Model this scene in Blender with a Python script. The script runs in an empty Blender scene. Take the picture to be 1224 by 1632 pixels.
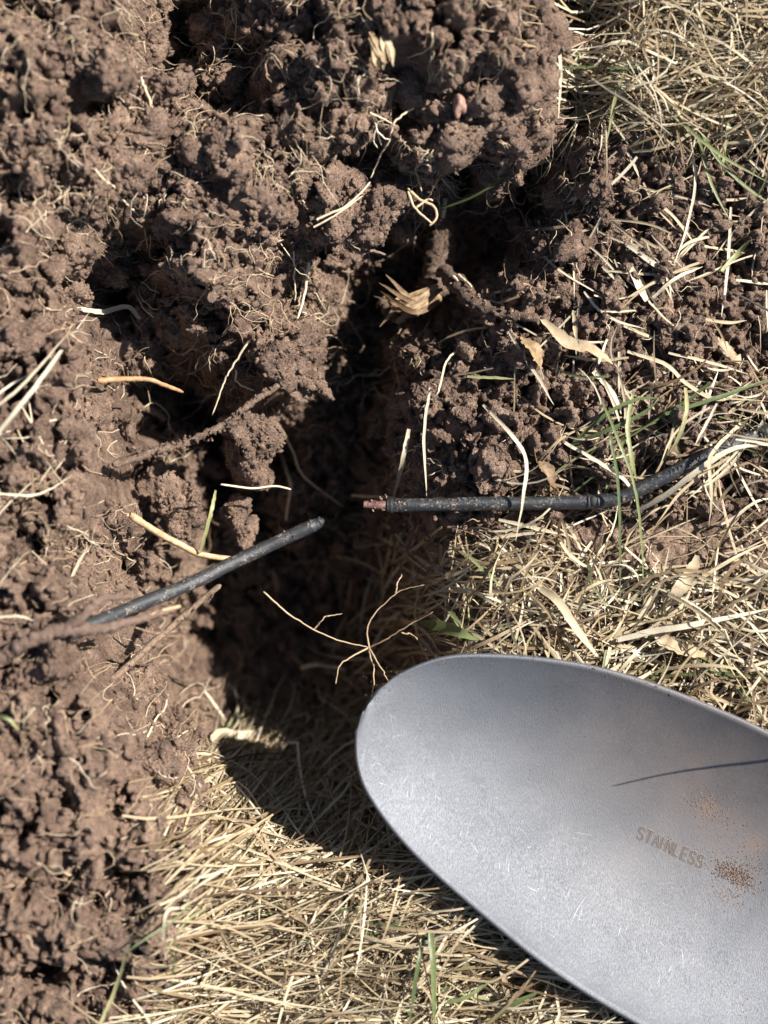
import bpy, math
import numpy as np
from mathutils import Vector

# ------------------------------------------------------------------ camera, sky, sun, exposure
sc = bpy.context.scene
COL = sc.collection
MM = 0.001
CAM_H = 620.0          # mm above the lawn
PX = 0.18              # mm per photo pixel on the lawn plane

cam_d = bpy.data.cameras.new('camera')
cam = bpy.data.objects.new('camera', cam_d)
COL.objects.link(cam)
cam.location = (0, 0, CAM_H * MM)
cam.rotation_euler = (0, 0, 0)
cam_d.sensor_fit = 'VERTICAL'
cam_d.sensor_height = 24.0
cam_d.lens = 24.0 * CAM_H / (1632 * PX)
cam_d.clip_start = 0.005
cam_d.clip_end = 100.0
cam_d.dof.use_dof = True
cam_d.dof.focus_distance = (CAM_H + 6) * MM
cam_d.dof.aperture_fstop = 4.8
sc.camera = cam

SUN_EL, SUN_AZ = math.radians(43), math.atan2(0.91, 0.41)   # sun to the upper right of the picture
SUN = np.array([math.sin(SUN_AZ) * math.cos(SUN_EL), math.cos(SUN_AZ) * math.cos(SUN_EL), math.sin(SUN_EL)])
world = bpy.data.worlds.new('World')
sc.world = world
world.use_nodes = True
wn = world.node_tree
sky = wn.nodes.new('ShaderNodeTexSky')
sky.sky_type = 'NISHITA'
sky.sun_disc = False
sky.sun_elevation = SUN_EL
sky.sun_rotation = SUN_AZ
bg = wn.nodes['Background']
bg.inputs['Strength'].default_value = 0.05
wn.links.new(sky.outputs[0], bg.inputs['Color'])

sun_d = bpy.data.lights.new('sun', 'SUN')
sun_d.energy = 5.0
sun_d.angle = math.radians(0.5)
sun_d.color = (1.0, 0.955, 0.89)
sun = bpy.data.objects.new('sun', sun_d)
sun.rotation_euler = Vector(SUN).to_track_quat('Z', 'Y').to_euler()
COL.objects.link(sun)

sc.view_settings.view_transform = 'Standard'
sc.view_settings.look = 'None'
sc.view_settings.exposure = 1.15
sc.view_settings.gamma = 1.0
sc.view_settings.use_curve_mapping = False

sc.cycles.max_bounces = 4
sc.cycles.diffuse_bounces = 1
sc.cycles.glossy_bounces = 2

rng = np.random.default_rng(11)

# ------------------------------------------------------------------ helpers
def mesh_data(name, V, F, mat, tint=None, smooth=True, mats=None, midx=None):
    """V in mm, F an (n,3) or (n,4) int array"""
    me = bpy.data.meshes.new(name)
    V = np.asarray(V, np.float32).reshape(-1, 3) * MM
    F = np.asarray(F, np.int32)
    k = F.shape[1]
    me.vertices.add(len(V)); me.vertices.foreach_set('co', V.ravel())
    me.loops.add(F.size); me.loops.foreach_set('vertex_index', F.ravel())
    me.polygons.add(len(F))
    me.polygons.foreach_set('loop_start', np.arange(0, F.size, k, dtype=np.int32))
    me.polygons.foreach_set('loop_total', np.full(len(F), k, np.int32))
    if smooth:
        me.polygons.foreach_set('use_smooth', np.ones(len(F), bool))
    for m in (mats or [mat]):
        me.materials.append(m)
    if midx is not None:
        me.polygons.foreach_set('material_index', np.asarray(midx, np.int32))
    me.update(calc_edges=True)
    if tint is not None:
        a = me.attributes.new('tint', 'FLOAT', 'POINT')
        a.data.foreach_set('value', np.asarray(tint, np.float32).ravel())
    return me

def obj(name, me, parent=None, label=None, cat=None, group=None, kind=None):
    o = bpy.data.objects.new(name, me)
    COL.objects.link(o)
    if parent is not None: o.parent = parent
    if label: o['label'] = label
    if cat: o['category'] = cat
    if group: o['group'] = group
    if kind: o['kind'] = kind
    return o

def empty(name, loc_mm, label, cat, group=None):
    o = obj(name, None, None, label, cat, group)
    o.empty_display_size = 0.01
    o.location = np.asarray(loc_mm) * MM
    return o

def shift(o, root):          # keep world-space vertices while parented to an empty
    o.matrix_parent_inverse.translation = -root.location
    return o

def lattice(ix, iy, seed):
    h = (ix.astype(np.int64) * 374761393 + iy.astype(np.int64) * 668265263 + seed * 982451653) & 0xffffffff
    h = ((h ^ (h >> 13)) * 1274126177) & 0xffffffff
    return ((h ^ (h >> 16)) & 0xffffff) / float(0xffffff)

def vnoise(x, y, cell, seed):
    x = np.asarray(x, float) / cell; y = np.asarray(y, float) / cell
    ix = np.floor(x); iy = np.floor(y)
    fx = x - ix; fy = y - iy
    fx = fx * fx * (3 - 2 * fx); fy = fy * fy * (3 - 2 * fy)
    a = lattice(ix, iy, seed); b = lattice(ix + 1, iy, seed)
    c = lattice(ix, iy + 1, seed); d = lattice(ix + 1, iy + 1, seed)
    return (a + (b - a) * fx) * (1 - fy) + (c + (d - c) * fx) * fy * 1.0 - 0.5

def fbm(x, y, cell, seed, n=4):
    s = 0; a = 1.0
    for i in range(n):
        s = s + a * vnoise(x, y, cell / 2 ** i, seed + 17 * i); a *= 0.5
    return s

def unproj(u, v, z):
    k = PX * (CAM_H - z) / CAM_H
    return (np.asarray(u, float) - 612) * k, (816 - np.asarray(v, float)) * k

def proj(x, y, z):
    k = PX * (CAM_H - z) / CAM_H
    return 612 + x / k, 816 - y / k

def catmull(P, n):
    P = np.asarray(P, float)
    if len(P) == 2: P = np.vstack([P[0], (P[0] + P[1]) / 2, P[1]])
    Q = np.vstack([2 * P[0] - P[1], P, 2 * P[-1] - P[-2]])
    t = np.linspace(0, len(P) - 1 - 1e-6, n); i = t.astype(int); f = (t - i)[:, None]
    a, b, c, d = Q[i], Q[i + 1], Q[i + 2], Q[i + 3]
    return 0.5 * (2 * b + (c - a) * f + (2 * a - 5 * b + 4 * c - d) * f ** 2 + (3 * b - a - 3 * c + d) * f ** 3)

def inpoly(u, v, poly):
    u = np.asarray(u); v = np.asarray(v)
    inside = np.zeros(u.shape, bool)
    n = len(poly)
    for i in range(n):
        x1, y1 = poly[i]; x2, y2 = poly[(i + 1) % n]
        c = ((y1 > v) != (y2 > v)) & (u < (x2 - x1) * (v - y1) / (y2 - y1 + 1e-9) + x1)
        inside ^= c
    return inside

# ------------------------------------------------------------------ materials
def new_mat(name):
    m = bpy.data.materials.new(name); m.use_nodes = True
    nt = m.node_tree
    return m, nt, nt.nodes['Principled BSDF']

def N(nt, t, **kw):
    n = nt.nodes.new(t)
    for k, v in kw.items():
        if k.startswith('i_'):
            n.inputs[k[2:].replace('_', ' ')].default_value = v
        else:
            setattr(n, k, v)
    return n

def ramp(nt, stops):
    r = nt.nodes.new('ShaderNodeValToRGB')
    e = r.color_ramp.elements
    while len(e) < len(stops): e.new(0.5)
    for el, (p, c) in zip(e, stops):
        el.position = p; el.color = (*c, 1) if len(c) == 3 else c
    return r

def soil_mat(name, dark, light, bump=1.0):
    m, nt, p = new_mat(name)
    L = nt.links
    g = N(nt, 'ShaderNodeNewGeometry')
    n1 = N(nt, 'ShaderNodeTexNoise', i_Scale=170.0, i_Detail=6.0, i_Roughness=0.65)
    n2 = N(nt, 'ShaderNodeTexNoise', i_Scale=1500.0, i_Detail=5.0, i_Roughness=0.7)
    n3 = N(nt, 'ShaderNodeTexVoronoi', i_Scale=1100.0)
    n4 = N(nt, 'ShaderNodeTexVoronoi', i_Scale=2600.0)
    for n in (n1, n2, n3, n4): L.new(g.outputs['Position'], n.inputs['Vector'])
    mx = N(nt, 'ShaderNodeMath', operation='MULTIPLY_ADD'); mx.inputs[1].default_value = 0.55
    L.new(n2.outputs[0], mx.inputs[0])
    hl = N(nt, 'ShaderNodeMath', operation='MULTIPLY'); hl.inputs[1].default_value = 0.5
    L.new(n1.outputs[0], hl.inputs[0]); L.new(hl.outputs[0], mx.inputs[2])
    r = ramp(nt, [(0.34, dark), (0.56, tuple((a + b) / 2 for a, b in zip(dark, light))), (0.72, light)])
    L.new(mx.outputs[0], r.inputs[0])
    # damp and dry patches
    n5 = N(nt, 'ShaderNodeTexNoise', i_Scale=42.0, i_Detail=5.0, i_Roughness=0.65); L.new(g.outputs['Position'], n5.inputs['Vector'])
    r5 = ramp(nt, [(0.36, (0.66, 0.62, 0.60)), (0.5, (0.95, 0.93, 0.92)), (0.62, (1.12, 1.10, 1.08))]); L.new(n5.outputs[0], r5.inputs[0])
    mul = N(nt, 'ShaderNodeMix', data_type='RGBA', blend_type='MULTIPLY'); mul.inputs['Factor'].default_value = 1.0
    L.new(r.outputs[0], mul.inputs[6]); L.new(r5.outputs[0], mul.inputs[7])
    # pale mineral grains
    sp = ramp(nt, [(0.0, (1, 1, 1)), (0.02, (1, 1, 1)), (0.06, (0, 0, 0))])
    L.new(n4.outputs['Distance'], sp.inputs[0])
    sel = N(nt, 'ShaderNodeSeparateColor'); L.new(n4.outputs['Color'], sel.inputs[0])
    gt = N(nt, 'ShaderNodeMath', operation='GREATER_THAN'); gt.inputs[1].default_value = 0.86
    L.new(sel.outputs[0], gt.inputs[0])
    fac = N(nt, 'ShaderNodeMath', operation='MULTIPLY')
    L.new(gt.outputs[0], fac.inputs[0])
    lt = N(nt, 'ShaderNodeMath', operation='LESS_THAN'); lt.inputs[1].default_value = 0.33
    L.new(n4.outputs['Distance'], lt.inputs[0]); L.new(lt.outputs[0], fac.inputs[1])
    mix = N(nt, 'ShaderNodeMix', data_type='RGBA')
    L.new(fac.outputs[0], mix.inputs['Factor']); L.new(mul.outputs[2], mix.inputs[6])
    mix.inputs[7].default_value = (0.50, 0.41, 0.33, 1)
    L.new(mix.outputs[2], p.inputs['Base Color'])
    rr = ramp(nt, [(0.4, (0.38,) * 3), (0.62, (0.85,) * 3)])
    L.new(n2.outputs[0], rr.inputs[0]); L.new(rr.outputs[0], p.inputs['Roughness'])
    p.inputs['Specular IOR Level'].default_value = 0.45
    b1 = N(nt, 'ShaderNodeBump', i_Strength=0.8 * bump, i_Distance=0.0014)
    b2 = N(nt, 'ShaderNodeBump', i_Strength=0.8 * bump, i_Distance=0.0009); b2.invert = True
    L.new(n2.outputs[0], b1.inputs['Height']); L.new(n3.outputs['Distance'], b2.inputs['Height'])
    L.new(b2.outputs[0], b1.inputs['Normal']); L.new(b1.outputs[0], p.inputs['Normal'])
    return m

M_SOIL = soil_mat('soil_brown', (0.078, 0.047, 0.033), (0.60, 0.41, 0.298), 1.4)
M_DIRT = soil_mat('dirt_red_brown', (0.13, 0.078, 0.048), (0.30, 0.20, 0.135), 0.5)

def plant_mat(name, stops, trans=0.22, rough=0.55, grain=0.35, bump=0.5, nscale=420.0):
    m, nt, p = new_mat(name)
    L = nt.links
    a = N(nt, 'ShaderNodeAttribute', attribute_name='tint')
    g = N(nt, 'ShaderNodeNewGeometry')
    n = N(nt, 'ShaderNodeTexNoise', i_Scale=nscale, i_Detail=4.0, i_Roughness=0.65)
    L.new(g.outputs['Position'], n.inputs['Vector'])
    ma = N(nt, 'ShaderNodeMath', operation='MULTIPLY_ADD'); ma.inputs[1].default_value = grain
    sb = N(nt, 'ShaderNodeMath', operation='SUBTRACT'); sb.inputs[1].default_value = 0.5
    L.new(n.outputs[0], sb.inputs[0]); L.new(sb.outputs[0], ma.inputs[0]); L.new(a.outputs['Fac'], ma.inputs[2])
    r = ramp(nt, stops)
    L.new(ma.outputs[0], r.inputs[0])
    L.new(r.outputs[0], p.inputs['Base Color'])
    p.inputs['Roughness'].default_value = rough
    p.inputs['Specular IOR Level'].default_value = 0.4
    b = N(nt, 'ShaderNodeBump', i_Strength=bump, i_Distance=0.0002 if bump < .8 else 0.0008)
    n2 = N(nt, 'ShaderNodeTexNoise', i_Scale=2500.0, i_Detail=3.0)
    L.new(g.outputs['Position'], n2.inputs['Vector'])
    L.new(n2.outputs[0], b.inputs['Height']); L.new(b.outputs[0], p.inputs['Normal'])
    if trans > 0:
        t = N(nt, 'ShaderNodeBsdfTranslucent'); L.new(r.outputs[0], t.inputs['Color'])
        mx = N(nt, 'ShaderNodeMixShader'); mx.inputs[0].default_value = trans
        L.new(p.outputs[0], mx.inputs[1]); L.new(t.outputs[0], mx.inputs[2])
        L.new(mx.outputs[0], nt.nodes['Material Output'].inputs['Surface'])
    return m

M_STRAW = plant_mat('dry_straw', [(0.0, (0.09, 0.052, 0.026)), (0.25, (0.22, 0.15, 0.08)), (0.6, (0.45, 0.358, 0.222)), (1.0, (0.64, 0.57, 0.43))])
M_GREEN = plant_mat('grass_strand', [(0.0, (0.042, 0.062, 0.022)), (0.5, (0.115, 0.15, 0.058)), (0.8, (0.27, 0.28, 0.125)), (1.0, (0.44, 0.40, 0.21))], 0.25, 0.4)
M_ROOT = plant_mat('root_pale', [(0.0, (0.17, 0.10, 0.06)), (0.5, (0.42, 0.30, 0.18)), (1.0, (0.66, 0.56, 0.41))], 0.0, 0.6)
M_BROWN = plant_mat('root_brown', [(0.0, (0.045, 0.028, 0.020)), (0.5, (0.125, 0.082, 0.058)), (1.0, (0.27, 0.185, 0.125))], 0.0, 0.7, 1.8, 1.0, 900.0)
M_REDROOT = plant_mat('root_reddish', [(0.0, (0.09, 0.052, 0.042)), (0.5, (0.18, 0.118, 0.088)), (1.0, (0.31, 0.215, 0.16))], 0.0, 0.65, 1.4, 1.0, 700.0)
M_RUST = plant_mat('rhizome_orange', [(0.0, (0.20, 0.085, 0.03)), (0.5, (0.34, 0.20, 0.10)), (1.0, (0.58, 0.44, 0.26))], 0.0, 0.5, 1.3)
M_LEAF = plant_mat('dead_leaf', [(0.0, (0.16, 0.095, 0.05)), (0.5, (0.42, 0.30, 0.17)), (1.0, (0.58, 0.47, 0.32))], 0.2, 0.6, 1.2)

# ------------------------------------------------------------------ the ground: coarse relief from the picture, then lumps
U = np.arange(0, 1225, 102); Vv = np.arange(0, 1633, 102)
RELIEF = np.array([
 [40, 40, 30,-16, 14, 24, 28, 28, 22,-14,  2,  3,  3],
 [42, 40, 24,-26, 10, 22, 28, 28, 26,-52,  2,  2,  3],
 [42, 38, 18, 10, 14, 18, 10, 24, 20,-50,  0,  1,  2],
 [38, 32, 16, 15, 16,  8,-14,-80,-86,-14, -5, -4, -4],
 [34, 20,-28, 12, 10,-34,-86,-92,-74,-10, -7, -6, -5],
 [32, 18,-28, -4, -8,-56,-98,-46,-13, -9, -8, -7, -6],
 [32, 24,-16,-52,-34,-50,-100,-15,-10, -9, -8, -6, -5],
 [32, 24,-14,-76,-58,-86,-100,-15,-10, -8, -6, -5, -5],
 [32, 26, -8,-80,-84,-100,-96,-18,-11,-10, -8, -7, -6],
 [33, 28,  0,-86,-100,-110,-94,-24,-10, -8, -7, -6, -6],
 [34, 31,  6,-94,-108,-110,-92,-22, -9, -7, -7, -6, -5],
 [40, 36, 22,-76,-98,-102,-84,-20, -6, -4, -4, -3, -3],
 [44, 40, 34,-12,-62,-72,-62,-20, -4, -2, -2, -2, -2],
 [46, 42, 36, 18, -8,-19,-16, -6, -2, -2, -2, -2, -2],
 [46, 42, 36, 22,  1,  0, -1, -1, -2, -2, -2, -2, -2],
 [45, 40, 32, 12,  1,  0,  0, -1, -2, -2, -2, -2, -2],
 [42, 36, 18,  3,  0,  0,  0,  0, -1, -1, -2, -2, -2]], float)
uu, vv = np.meshgrid(U, Vv)
cx, cy = unproj(uu, vv, RELIEF)
ctrl = np.stack([cx.ravel(), cy.ravel()], 1); cz = RELIEF.ravel()
# guard points beyond the frame so that the sheet levels out
gp, gz = [], []
for (u, v, z) in [(955, 20, 1), (958, 70, 0), (955, 130, 0), (948, 190, -2), (935, 240, -5), (890, 285, -7), (878, 340, -8), (870, 400, -9), (850, 450, -10), (790, 480, -12), (905, 60, -30),
                  (895, 10, -8), (700, 285, -76), (780, 268, -66), (840, 300, -70), (650, 560, -26), (655, 660, -24), (660, 760, -24), (690, 600, -17), (690, 700, -17), (860, 170, 8), (868, 120, 12),
                  (845, 225, 2), (240, 1080, -30), (250, 1000, -55), (245, 920, -50), (345, 1225, -20), (300, 1265, 20), (338, 1300, 2), (352, 1400, 3), (340, 1490, 3), (290, 1572, 3), (205, 1630, 4), (300, 1310, 22), (315, 1400, 24), (300, 1480, 22), (245, 1555, 20), (600, 222, 20), (700, 238, 20), (800, 222, 20), (868, 178, 18), (270, 1215, 26), (222, 1120, 20)]:
    a_, b_ = unproj(u, v, z); gp.append((float(a_), float(b_))); gz.append(z)
for (x, y, z) in [(-150, 190, 36), (-150, 60, 28), (-150, -60, 30), (-150, -190, 30), (0, 190, 16), (150, 190, 2), (150, 60, -2), (150, -60, -2), (150, -190, -2), (0, -190, 0),
                  (-75, 190, 34), (75, 190, 8), (-75, -190, 16), (75, -190, -1)]:
    gp.append((x, y)); gz.append(z)
ctrl = np.vstack([ctrl, gp]); cz = np.concatenate([cz, gz])
A = np.linalg.norm(ctrl[:, None] - ctrl[None], axis=2)
wts = np.linalg.solve(A + 1e-6 * np.eye(len(A)), cz - cz.mean())

G = 0.55
X0, X1, Y0, Y1 = -132.0, 132.0, -168.0, 168.0
gx = np.arange(X0, X1 + 1e-6, G); gy = np.arange(Y0, Y1 + 1e-6, G)
GX, GY = np.meshgrid(gx, gy)
# evaluate the relief on a 2 mm grid and read it back through a warped lookup
hx = np.arange(X0 - 12, X1 + 12.1, 2.0); hy = np.arange(Y0 - 12, Y1 + 12.1, 2.0)
HXX, HYY = np.meshgrid(hx, hy)
flat = np.stack([HXX.ravel(), HYY.ravel()], 1)
lowz = np.zeros(len(flat))
for i in range(0, len(flat), 4000):
    lowz[i:i + 4000] = np.linalg.norm(flat[i:i + 4000, None] - ctrl[None], axis=2) @ wts
lowz = (lowz + cz.mean()).reshape(HXX.shape)

def bilerp(Z, x0, y0, g, x, y):
    fx = np.clip((np.asarray(x) - x0) / g, 0, Z.shape[1] - 1.001); fy = np.clip((np.asarray(y) - y0) / g, 0, Z.shape[0] - 1.001)
    ix = fx.astype(int); iy = fy.astype(int); fx = fx - ix; fy = fy - iy
    return (Z[iy, ix] * (1 - fx) + Z[iy, ix + 1] * fx) * (1 - fy) + (Z[iy + 1, ix] * (1 - fx) + Z[iy + 1, ix + 1] * fx) * fy

wx = GX + 6.5 * fbm(GX, GY, 20, 3, 4); wy = GY + 6.5 * fbm(GX, GY, 20, 91, 4)
H = bilerp(lowz, hx[0], hy[0], 2.0, wx, wy)
PU, PV = proj(GX, GY, H)
LAWN = [[(900, -80), (1400, -80), (1400, 235), (1100, 235), (985, 210), (905, 225)],
        [(330, 1150), (620, 1090), (900, 1040), (1400, 1000), (1400, 1800), (150, 1800), (280, 1570), (345, 1470), (340, 1290)],
        [(640, 880), (1000, 830), (1400, 800), (1400, 1100), (620, 1100)]]
lawn = np.zeros(GX.shape, bool)
for pl in LAWN: lawn |= inpoly(PU, PV, pl)
bare = ~lawn
heap = (H > 8) | ((PU < 560) & (PV < 1150))
rough = np.where(lawn, 0.35, np.where(heap, 1.0, 0.75))
H += rough * (7.5 * fbm(GX, GY, 26, 7, 3) + 4.5 * fbm(GX, GY, 10, 29, 3))

def stamp(n, rmin, rmax, lift, sel, sign=1, power=2.0):
    idx = np.flatnonzero(sel.ravel())
    pick = rng.choice(idx, n)
    iy, ix = np.unravel_index(pick, H.shape)
    r = rmin * (rmax / rmin) ** (rng.random(n) ** power)
    ang = rng.random(n) * math.pi; asp = rng.uniform(0.55, 1.0, n); pw = rng.uniform(.3, .95, n); tl = rng.normal(0, .3, (n, 2))
    for k in range(n):
        q = int(r[k] / G) + 1
        a, b = max(iy[k] - q, 0), min(iy[k] + q + 1, H.shape[0])
        c, d = max(ix[k] - q, 0), min(ix[k] + q + 1, H.shape[1])
        dx = GX[a:b, c:d] - gx[ix[k]]; dy = GY[a:b, c:d] - gy[iy[k]]
        ca, sa = math.cos(ang[k]), math.sin(ang[k])
        e = ((dx * ca + dy * sa) ** 2 + ((dy * ca - dx * sa) / asp[k]) ** 2) / r[k] ** 2
        m = e < 1
        P = H[a:b, c:d]
        base = P[min(iy[k] - a, P.shape[0] - 1), min(ix[k] - c, P.shape[1] - 1)]
        s = np.clip(1 - e, 0, 1) ** pw[k] * r[k]
        if sign > 0:
            P[m] = np.maximum(P[m], (base + lift * r[k] + s * 0.9 - r[k] * 0.5 + tl[k, 0] * dx + tl[k, 1] * dy)[m])
        else:
            P[m] -= (s * lift)[m]

for (pu, pv, pr, pd) in [(250, 60, 9, 28), (300, 40, 8, 26), (270, 110, 9, 26), (160, 160, 6, 20), (135, 180, 5, 18), (370, 150, 6, 18), (440, 110, 5, 16), (640, 100, 5, 15), (660, 200, 7, 20),
                         (540, 250, 7, 28), (590, 265, 8, 32), (160, 450, 9, 28), (210, 470, 9, 28), (120, 420, 6, 18), (210, 640, 9, 34), (262, 660, 10, 48), (185, 690, 6, 20), (320, 640, 8, 40), (340, 700, 8, 44),
                         (250, 765, 10, 44), (330, 775, 9, 44), (430, 695, 7, 40), (430, 745, 8, 44), (290, 835, 9, 30), (400, 815, 9, 26), (230, 865, 8, 28), (130, 868, 4, 13), (15, 1295, 8, 22),
                         (80, 1430, 5, 13), (175, 1525, 5, 13), (60, 1120, 4, 11), (520, 120, 5, 14), (800, 60, 5, 14), (720, 60, 4, 13), (880, 330, 6, 16), (470, 470, 6, 20), (345, 505, 5, 16), (70, 300, 4, 12)]:
    zz_ = 0.0
    for _ in range(8):
        px_, py_ = unproj(pu, pv, zz_); zz_ = float(bilerp(H, X0, Y0, G, px_, py_))
    e_ = np.hypot(GX - px_ + 3 * fbm(GX, GY, 8, 401, 2), GY - py_ + 3 * fbm(GX, GY, 8, 402, 2)) / pr
    H -= pd * np.clip(1.15 - e_ ** 2, 0, 1) ** 0.6
stamp(260, 3.0, 8, 2.2, bare & heap, -1)
stamp(170, 2.0, 5, 1.6, bare & ~heap, -1)
stamp(160, 5.0, 11, 0.15, bare & heap)
stamp(1300, 2.4, 6, 0.3, bare, 1)
H += np.where(lawn, 0.4, 1.0) * 2.6 * fbm(GX, GY, 4.5, 177, 3)
stamp(700, 1.5, 4.0, 2.4, bare, -1)
stamp(9000, 1.0, 3.0, 0.3, bare, 1)
stamp(4000, 0.8, 2.0, 2.2, bare, -1)
H += np.where(lawn, 0.4, 1.0) * 1.5 * fbm(GX, GY, 1.8, 277, 2)
H += np.where(lawn, 0.3, 1.0) * 2.2 * (0.35 - np.abs(fbm(GX, GY, 3.2, 577, 3)) * 2)
stamp(20000, 0.7, 1.4, 0.4, bare, 1)
stamp(2500, 1.0, 3, 0.2, lawn, 1)
H += 0.55 * fbm(GX, GY, 1.1, 77, 1)

# shape of the trowel blade, needed here so that earth and straw stay beneath it
UP = np.array([(586, 1124), (596, 1108), (612, 1093), (640, 1074), (700, 1051), (760, 1045), (850, 1050), (950, 1066), (1050, 1096), (1150, 1136), (1224, 1170), (1330, 1228), (1420, 1300), (1470, 1390), (1486, 1480), (1500, 1560)], float)
LO = np.array([(586, 1124), (578, 1140), (571, 1165), (569, 1190), (572, 1222), (584, 1258), (612, 1302), (652, 1350), (702, 1398), (772, 1458), (850, 1522), (930, 1578), (1020, 1632), (1100, 1674), (1200, 1712), (1310, 1722), (1390, 1690), (1440, 1640), (1466, 1612)], float)
AX = np.array([0.872, 0.489])                                # blade axis in the picture
nS, nT = 150, 72
def resample(P, z):
    x, y = unproj(P[:, 0], P[:, 1], z)
    Q = catmull(np.stack([x, y], 1), 900)
    a = (Q - Q[0]) @ np.array([AX[0], -AX[1]])
    a = np.maximum.accumulate(a + np.arange(len(a)) * 1e-6)
    return a, Q
au, QU = resample(UP, 15.0); al, QL = resample(LO, 18.0)
top = min(au[-1], al[-1])
ss = top * np.linspace(0, 1, nS) ** 1.7
EU = np.stack([np.interp(ss, au, QU[:, i]) for i in (0, 1)], 1); EL = np.stack([np.interp(ss, al, QL[:, i]) for i in (0, 1)], 1)
tt = np.linspace(0, 1, nT)
wid = np.linalg.norm(EU - EL, axis=1)
xy = EU[:, None] * (1 - tt)[None, :, None] + EL[:, None] * tt[None, :, None]
zu, zl = 15.0, 18.0
sag = 15.0 * np.clip(wid / wid.max(), 0, 1) ** 2
zz = (zu * (1 - tt) + zl * tt)[None] - sag[:, None] * (4 * tt * (1 - tt))[None] ** 0.9
TV = np.dstack([xy, zz])
TN = np.cross(np.gradient(TV, axis=0), np.gradient(TV, axis=1)); TN /= np.linalg.norm(TN, axis=2, keepdims=True) + 1e-9
TN = np.where(TN[..., 2:3] < 0, -TN, TN); TN[:8] = TN[8].mean(0) / np.linalg.norm(TN[8].mean(0))
BV = TV - TN * 1.3
UNDER = np.full(H.shape, 1e3)
ti_ = np.clip(((TV[..., 0] - X0) / G).round().astype(int), 0, H.shape[1] - 1); tj_ = np.clip(((TV[..., 1] - Y0) / G).round().astype(int), 0, H.shape[0] - 1)
ok = (TV[..., 0] > X0) & (TV[..., 0] < X1) & (TV[..., 1] > Y0) & (TV[..., 1] < Y1)
for a in (-3, -2, -1, 0, 1, 2, 3):
    for b in (-3, -2, -1, 0, 1, 2, 3):
        jj = np.clip(tj_[ok] + a, 0, H.shape[0] - 1); kk = np.clip(ti_[ok] + b, 0, H.shape[1] - 1)
        np.minimum.at(UNDER, (jj, kk), BV[..., 2][ok])
H = np.minimum(H, UNDER - 4.0)

def blur(Z, r):
    k = int(r / G)
    for ax in (0, 1):
        c = np.cumsum(np.concatenate([np.repeat(np.take(Z, [0], ax), k + 1, ax), Z, np.repeat(np.take(Z, [-1], ax), k, ax)], ax), ax)
        n = Z.shape[ax]
        Z = (np.take(c, np.arange(2 * k + 1, 2 * k + 1 + n), ax) - np.take(c, np.arange(0, n), ax)) / (2 * k + 1)
    return Z
# steep faces: calm the flutes a height map makes there (loose crumbs give them their grain)
HB = blur(blur(H, 1.7), 1.7)
sl_ = np.hypot(np.gradient(HB, G, axis=0), np.gradient(HB, G, axis=1))
w_ = np.clip((sl_ - 1.5) / 1.5, 0, 1) * 0.9
H = H * (1 - w_) + HB * w_
HS = blur(blur(H, 3.0), 3.0)
# low thatch stays above the earth it grows on
def ground(x, y): return bilerp(H, X0, Y0, G, x, y)
def ground_s(x, y): return bilerp(HS, X0, Y0, G, x, y)

def at(u, v, off=0.0, z=None):
    u = np.atleast_1d(np.asarray(u, float)); v = np.atleast_1d(np.asarray(v, float))
    if z is not None:
        zz = np.broadcast_to(np.asarray(z, float), u.shape)
        x, y = unproj(u, v, zz); return np.stack([x, y, zz], -1)
    zz = np.zeros_like(u)
    for _ in range(14):
        x, y = unproj(u, v, zz); zz = 0.5 * zz + 0.5 * (ground_s(x, y) + off)
    x, y = unproj(u, v, zz)
    zz = ground_s(x, y) + off
    return np.stack([x, y, zz], -1)

ny, nx = H.shape
ii = np.arange(ny * nx).reshape(ny, nx)
F = np.stack([ii[:-1, :-1], ii[:-1, 1:], ii[1:, 1:], ii[1:, :-1]], -1).reshape(-1, 4)
obj('ground', mesh_data('ground', np.stack([GX, GY, H], -1), F, M_SOIL, smooth=False), kind='structure', label='brown crumbly earth with a dug hole and spoil banks')

# the lawn going on round the dug spot
rv, rf = [], []
nr = 96
th = np.linspace(0, 2 * math.pi, nr, endpoint=False)
ring0 = []
for t in th:
    c, s = math.cos(t), math.sin(t)
    k = min((X1 - 1) / abs(c) if abs(c) > 1e-6 else 1e9, (Y1 - 1) / abs(s) if abs(s) > 1e-6 else 1e9)
    ring0.append((c * k, s * k))
ring0 = np.array(ring0)
z0 = ground_s(ring0[:, 0], ring0[:, 1])
rings = [np.c_[ring0, z0 - 3]]
for k in (1.06, 1.15, 1.3, 1.6, 2.2, 3.5, 8, 25, 80):
    p = ring0 * k
    rings.append(np.c_[p, np.where(k > 1.5, -4, (z0 - 3) * max(0, (1.6 - k) / 0.6)) + 6 * fbm(p[:, 0], p[:, 1], 40, 5, 2)])
rv = np.vstack(rings)
for j in range(len(rings) - 1):
    for i in range(nr):
        rf.append((j * nr + i, j * nr + (i + 1) % nr, (j + 1) * nr + (i + 1) % nr, (j + 1) * nr + i))
m, nt, p = new_mat('lawn_far')
n1 = N(nt, 'ShaderNodeTexNoise', i_Scale=260.0, i_Detail=8.0, i_Roughness=0.7)
g_ = N(nt, 'ShaderNodeNewGeometry'); nt.links.new(g_.outputs['Position'], n1.inputs['Vector'])
r_ = ramp(nt, [(0.3, (0.06, 0.045, 0.025)), (0.5, (0.26, 0.20, 0.10)), (0.62, (0.40, 0.32, 0.18)), (0.75, (0.12, 0.16, 0.05))])
nt.links.new(n1.outputs[0], r_.inputs[0]); nt.links.new(r_.outputs[0], p.inputs['Base Color'])
b_ = N(nt, 'ShaderNodeBump', i_Strength=1.0, i_Distance=0.004); nt.links.new(n1.outputs[0], b_.inputs['Height']); nt.links.new(b_.outputs[0], p.inputs['Normal'])
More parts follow.
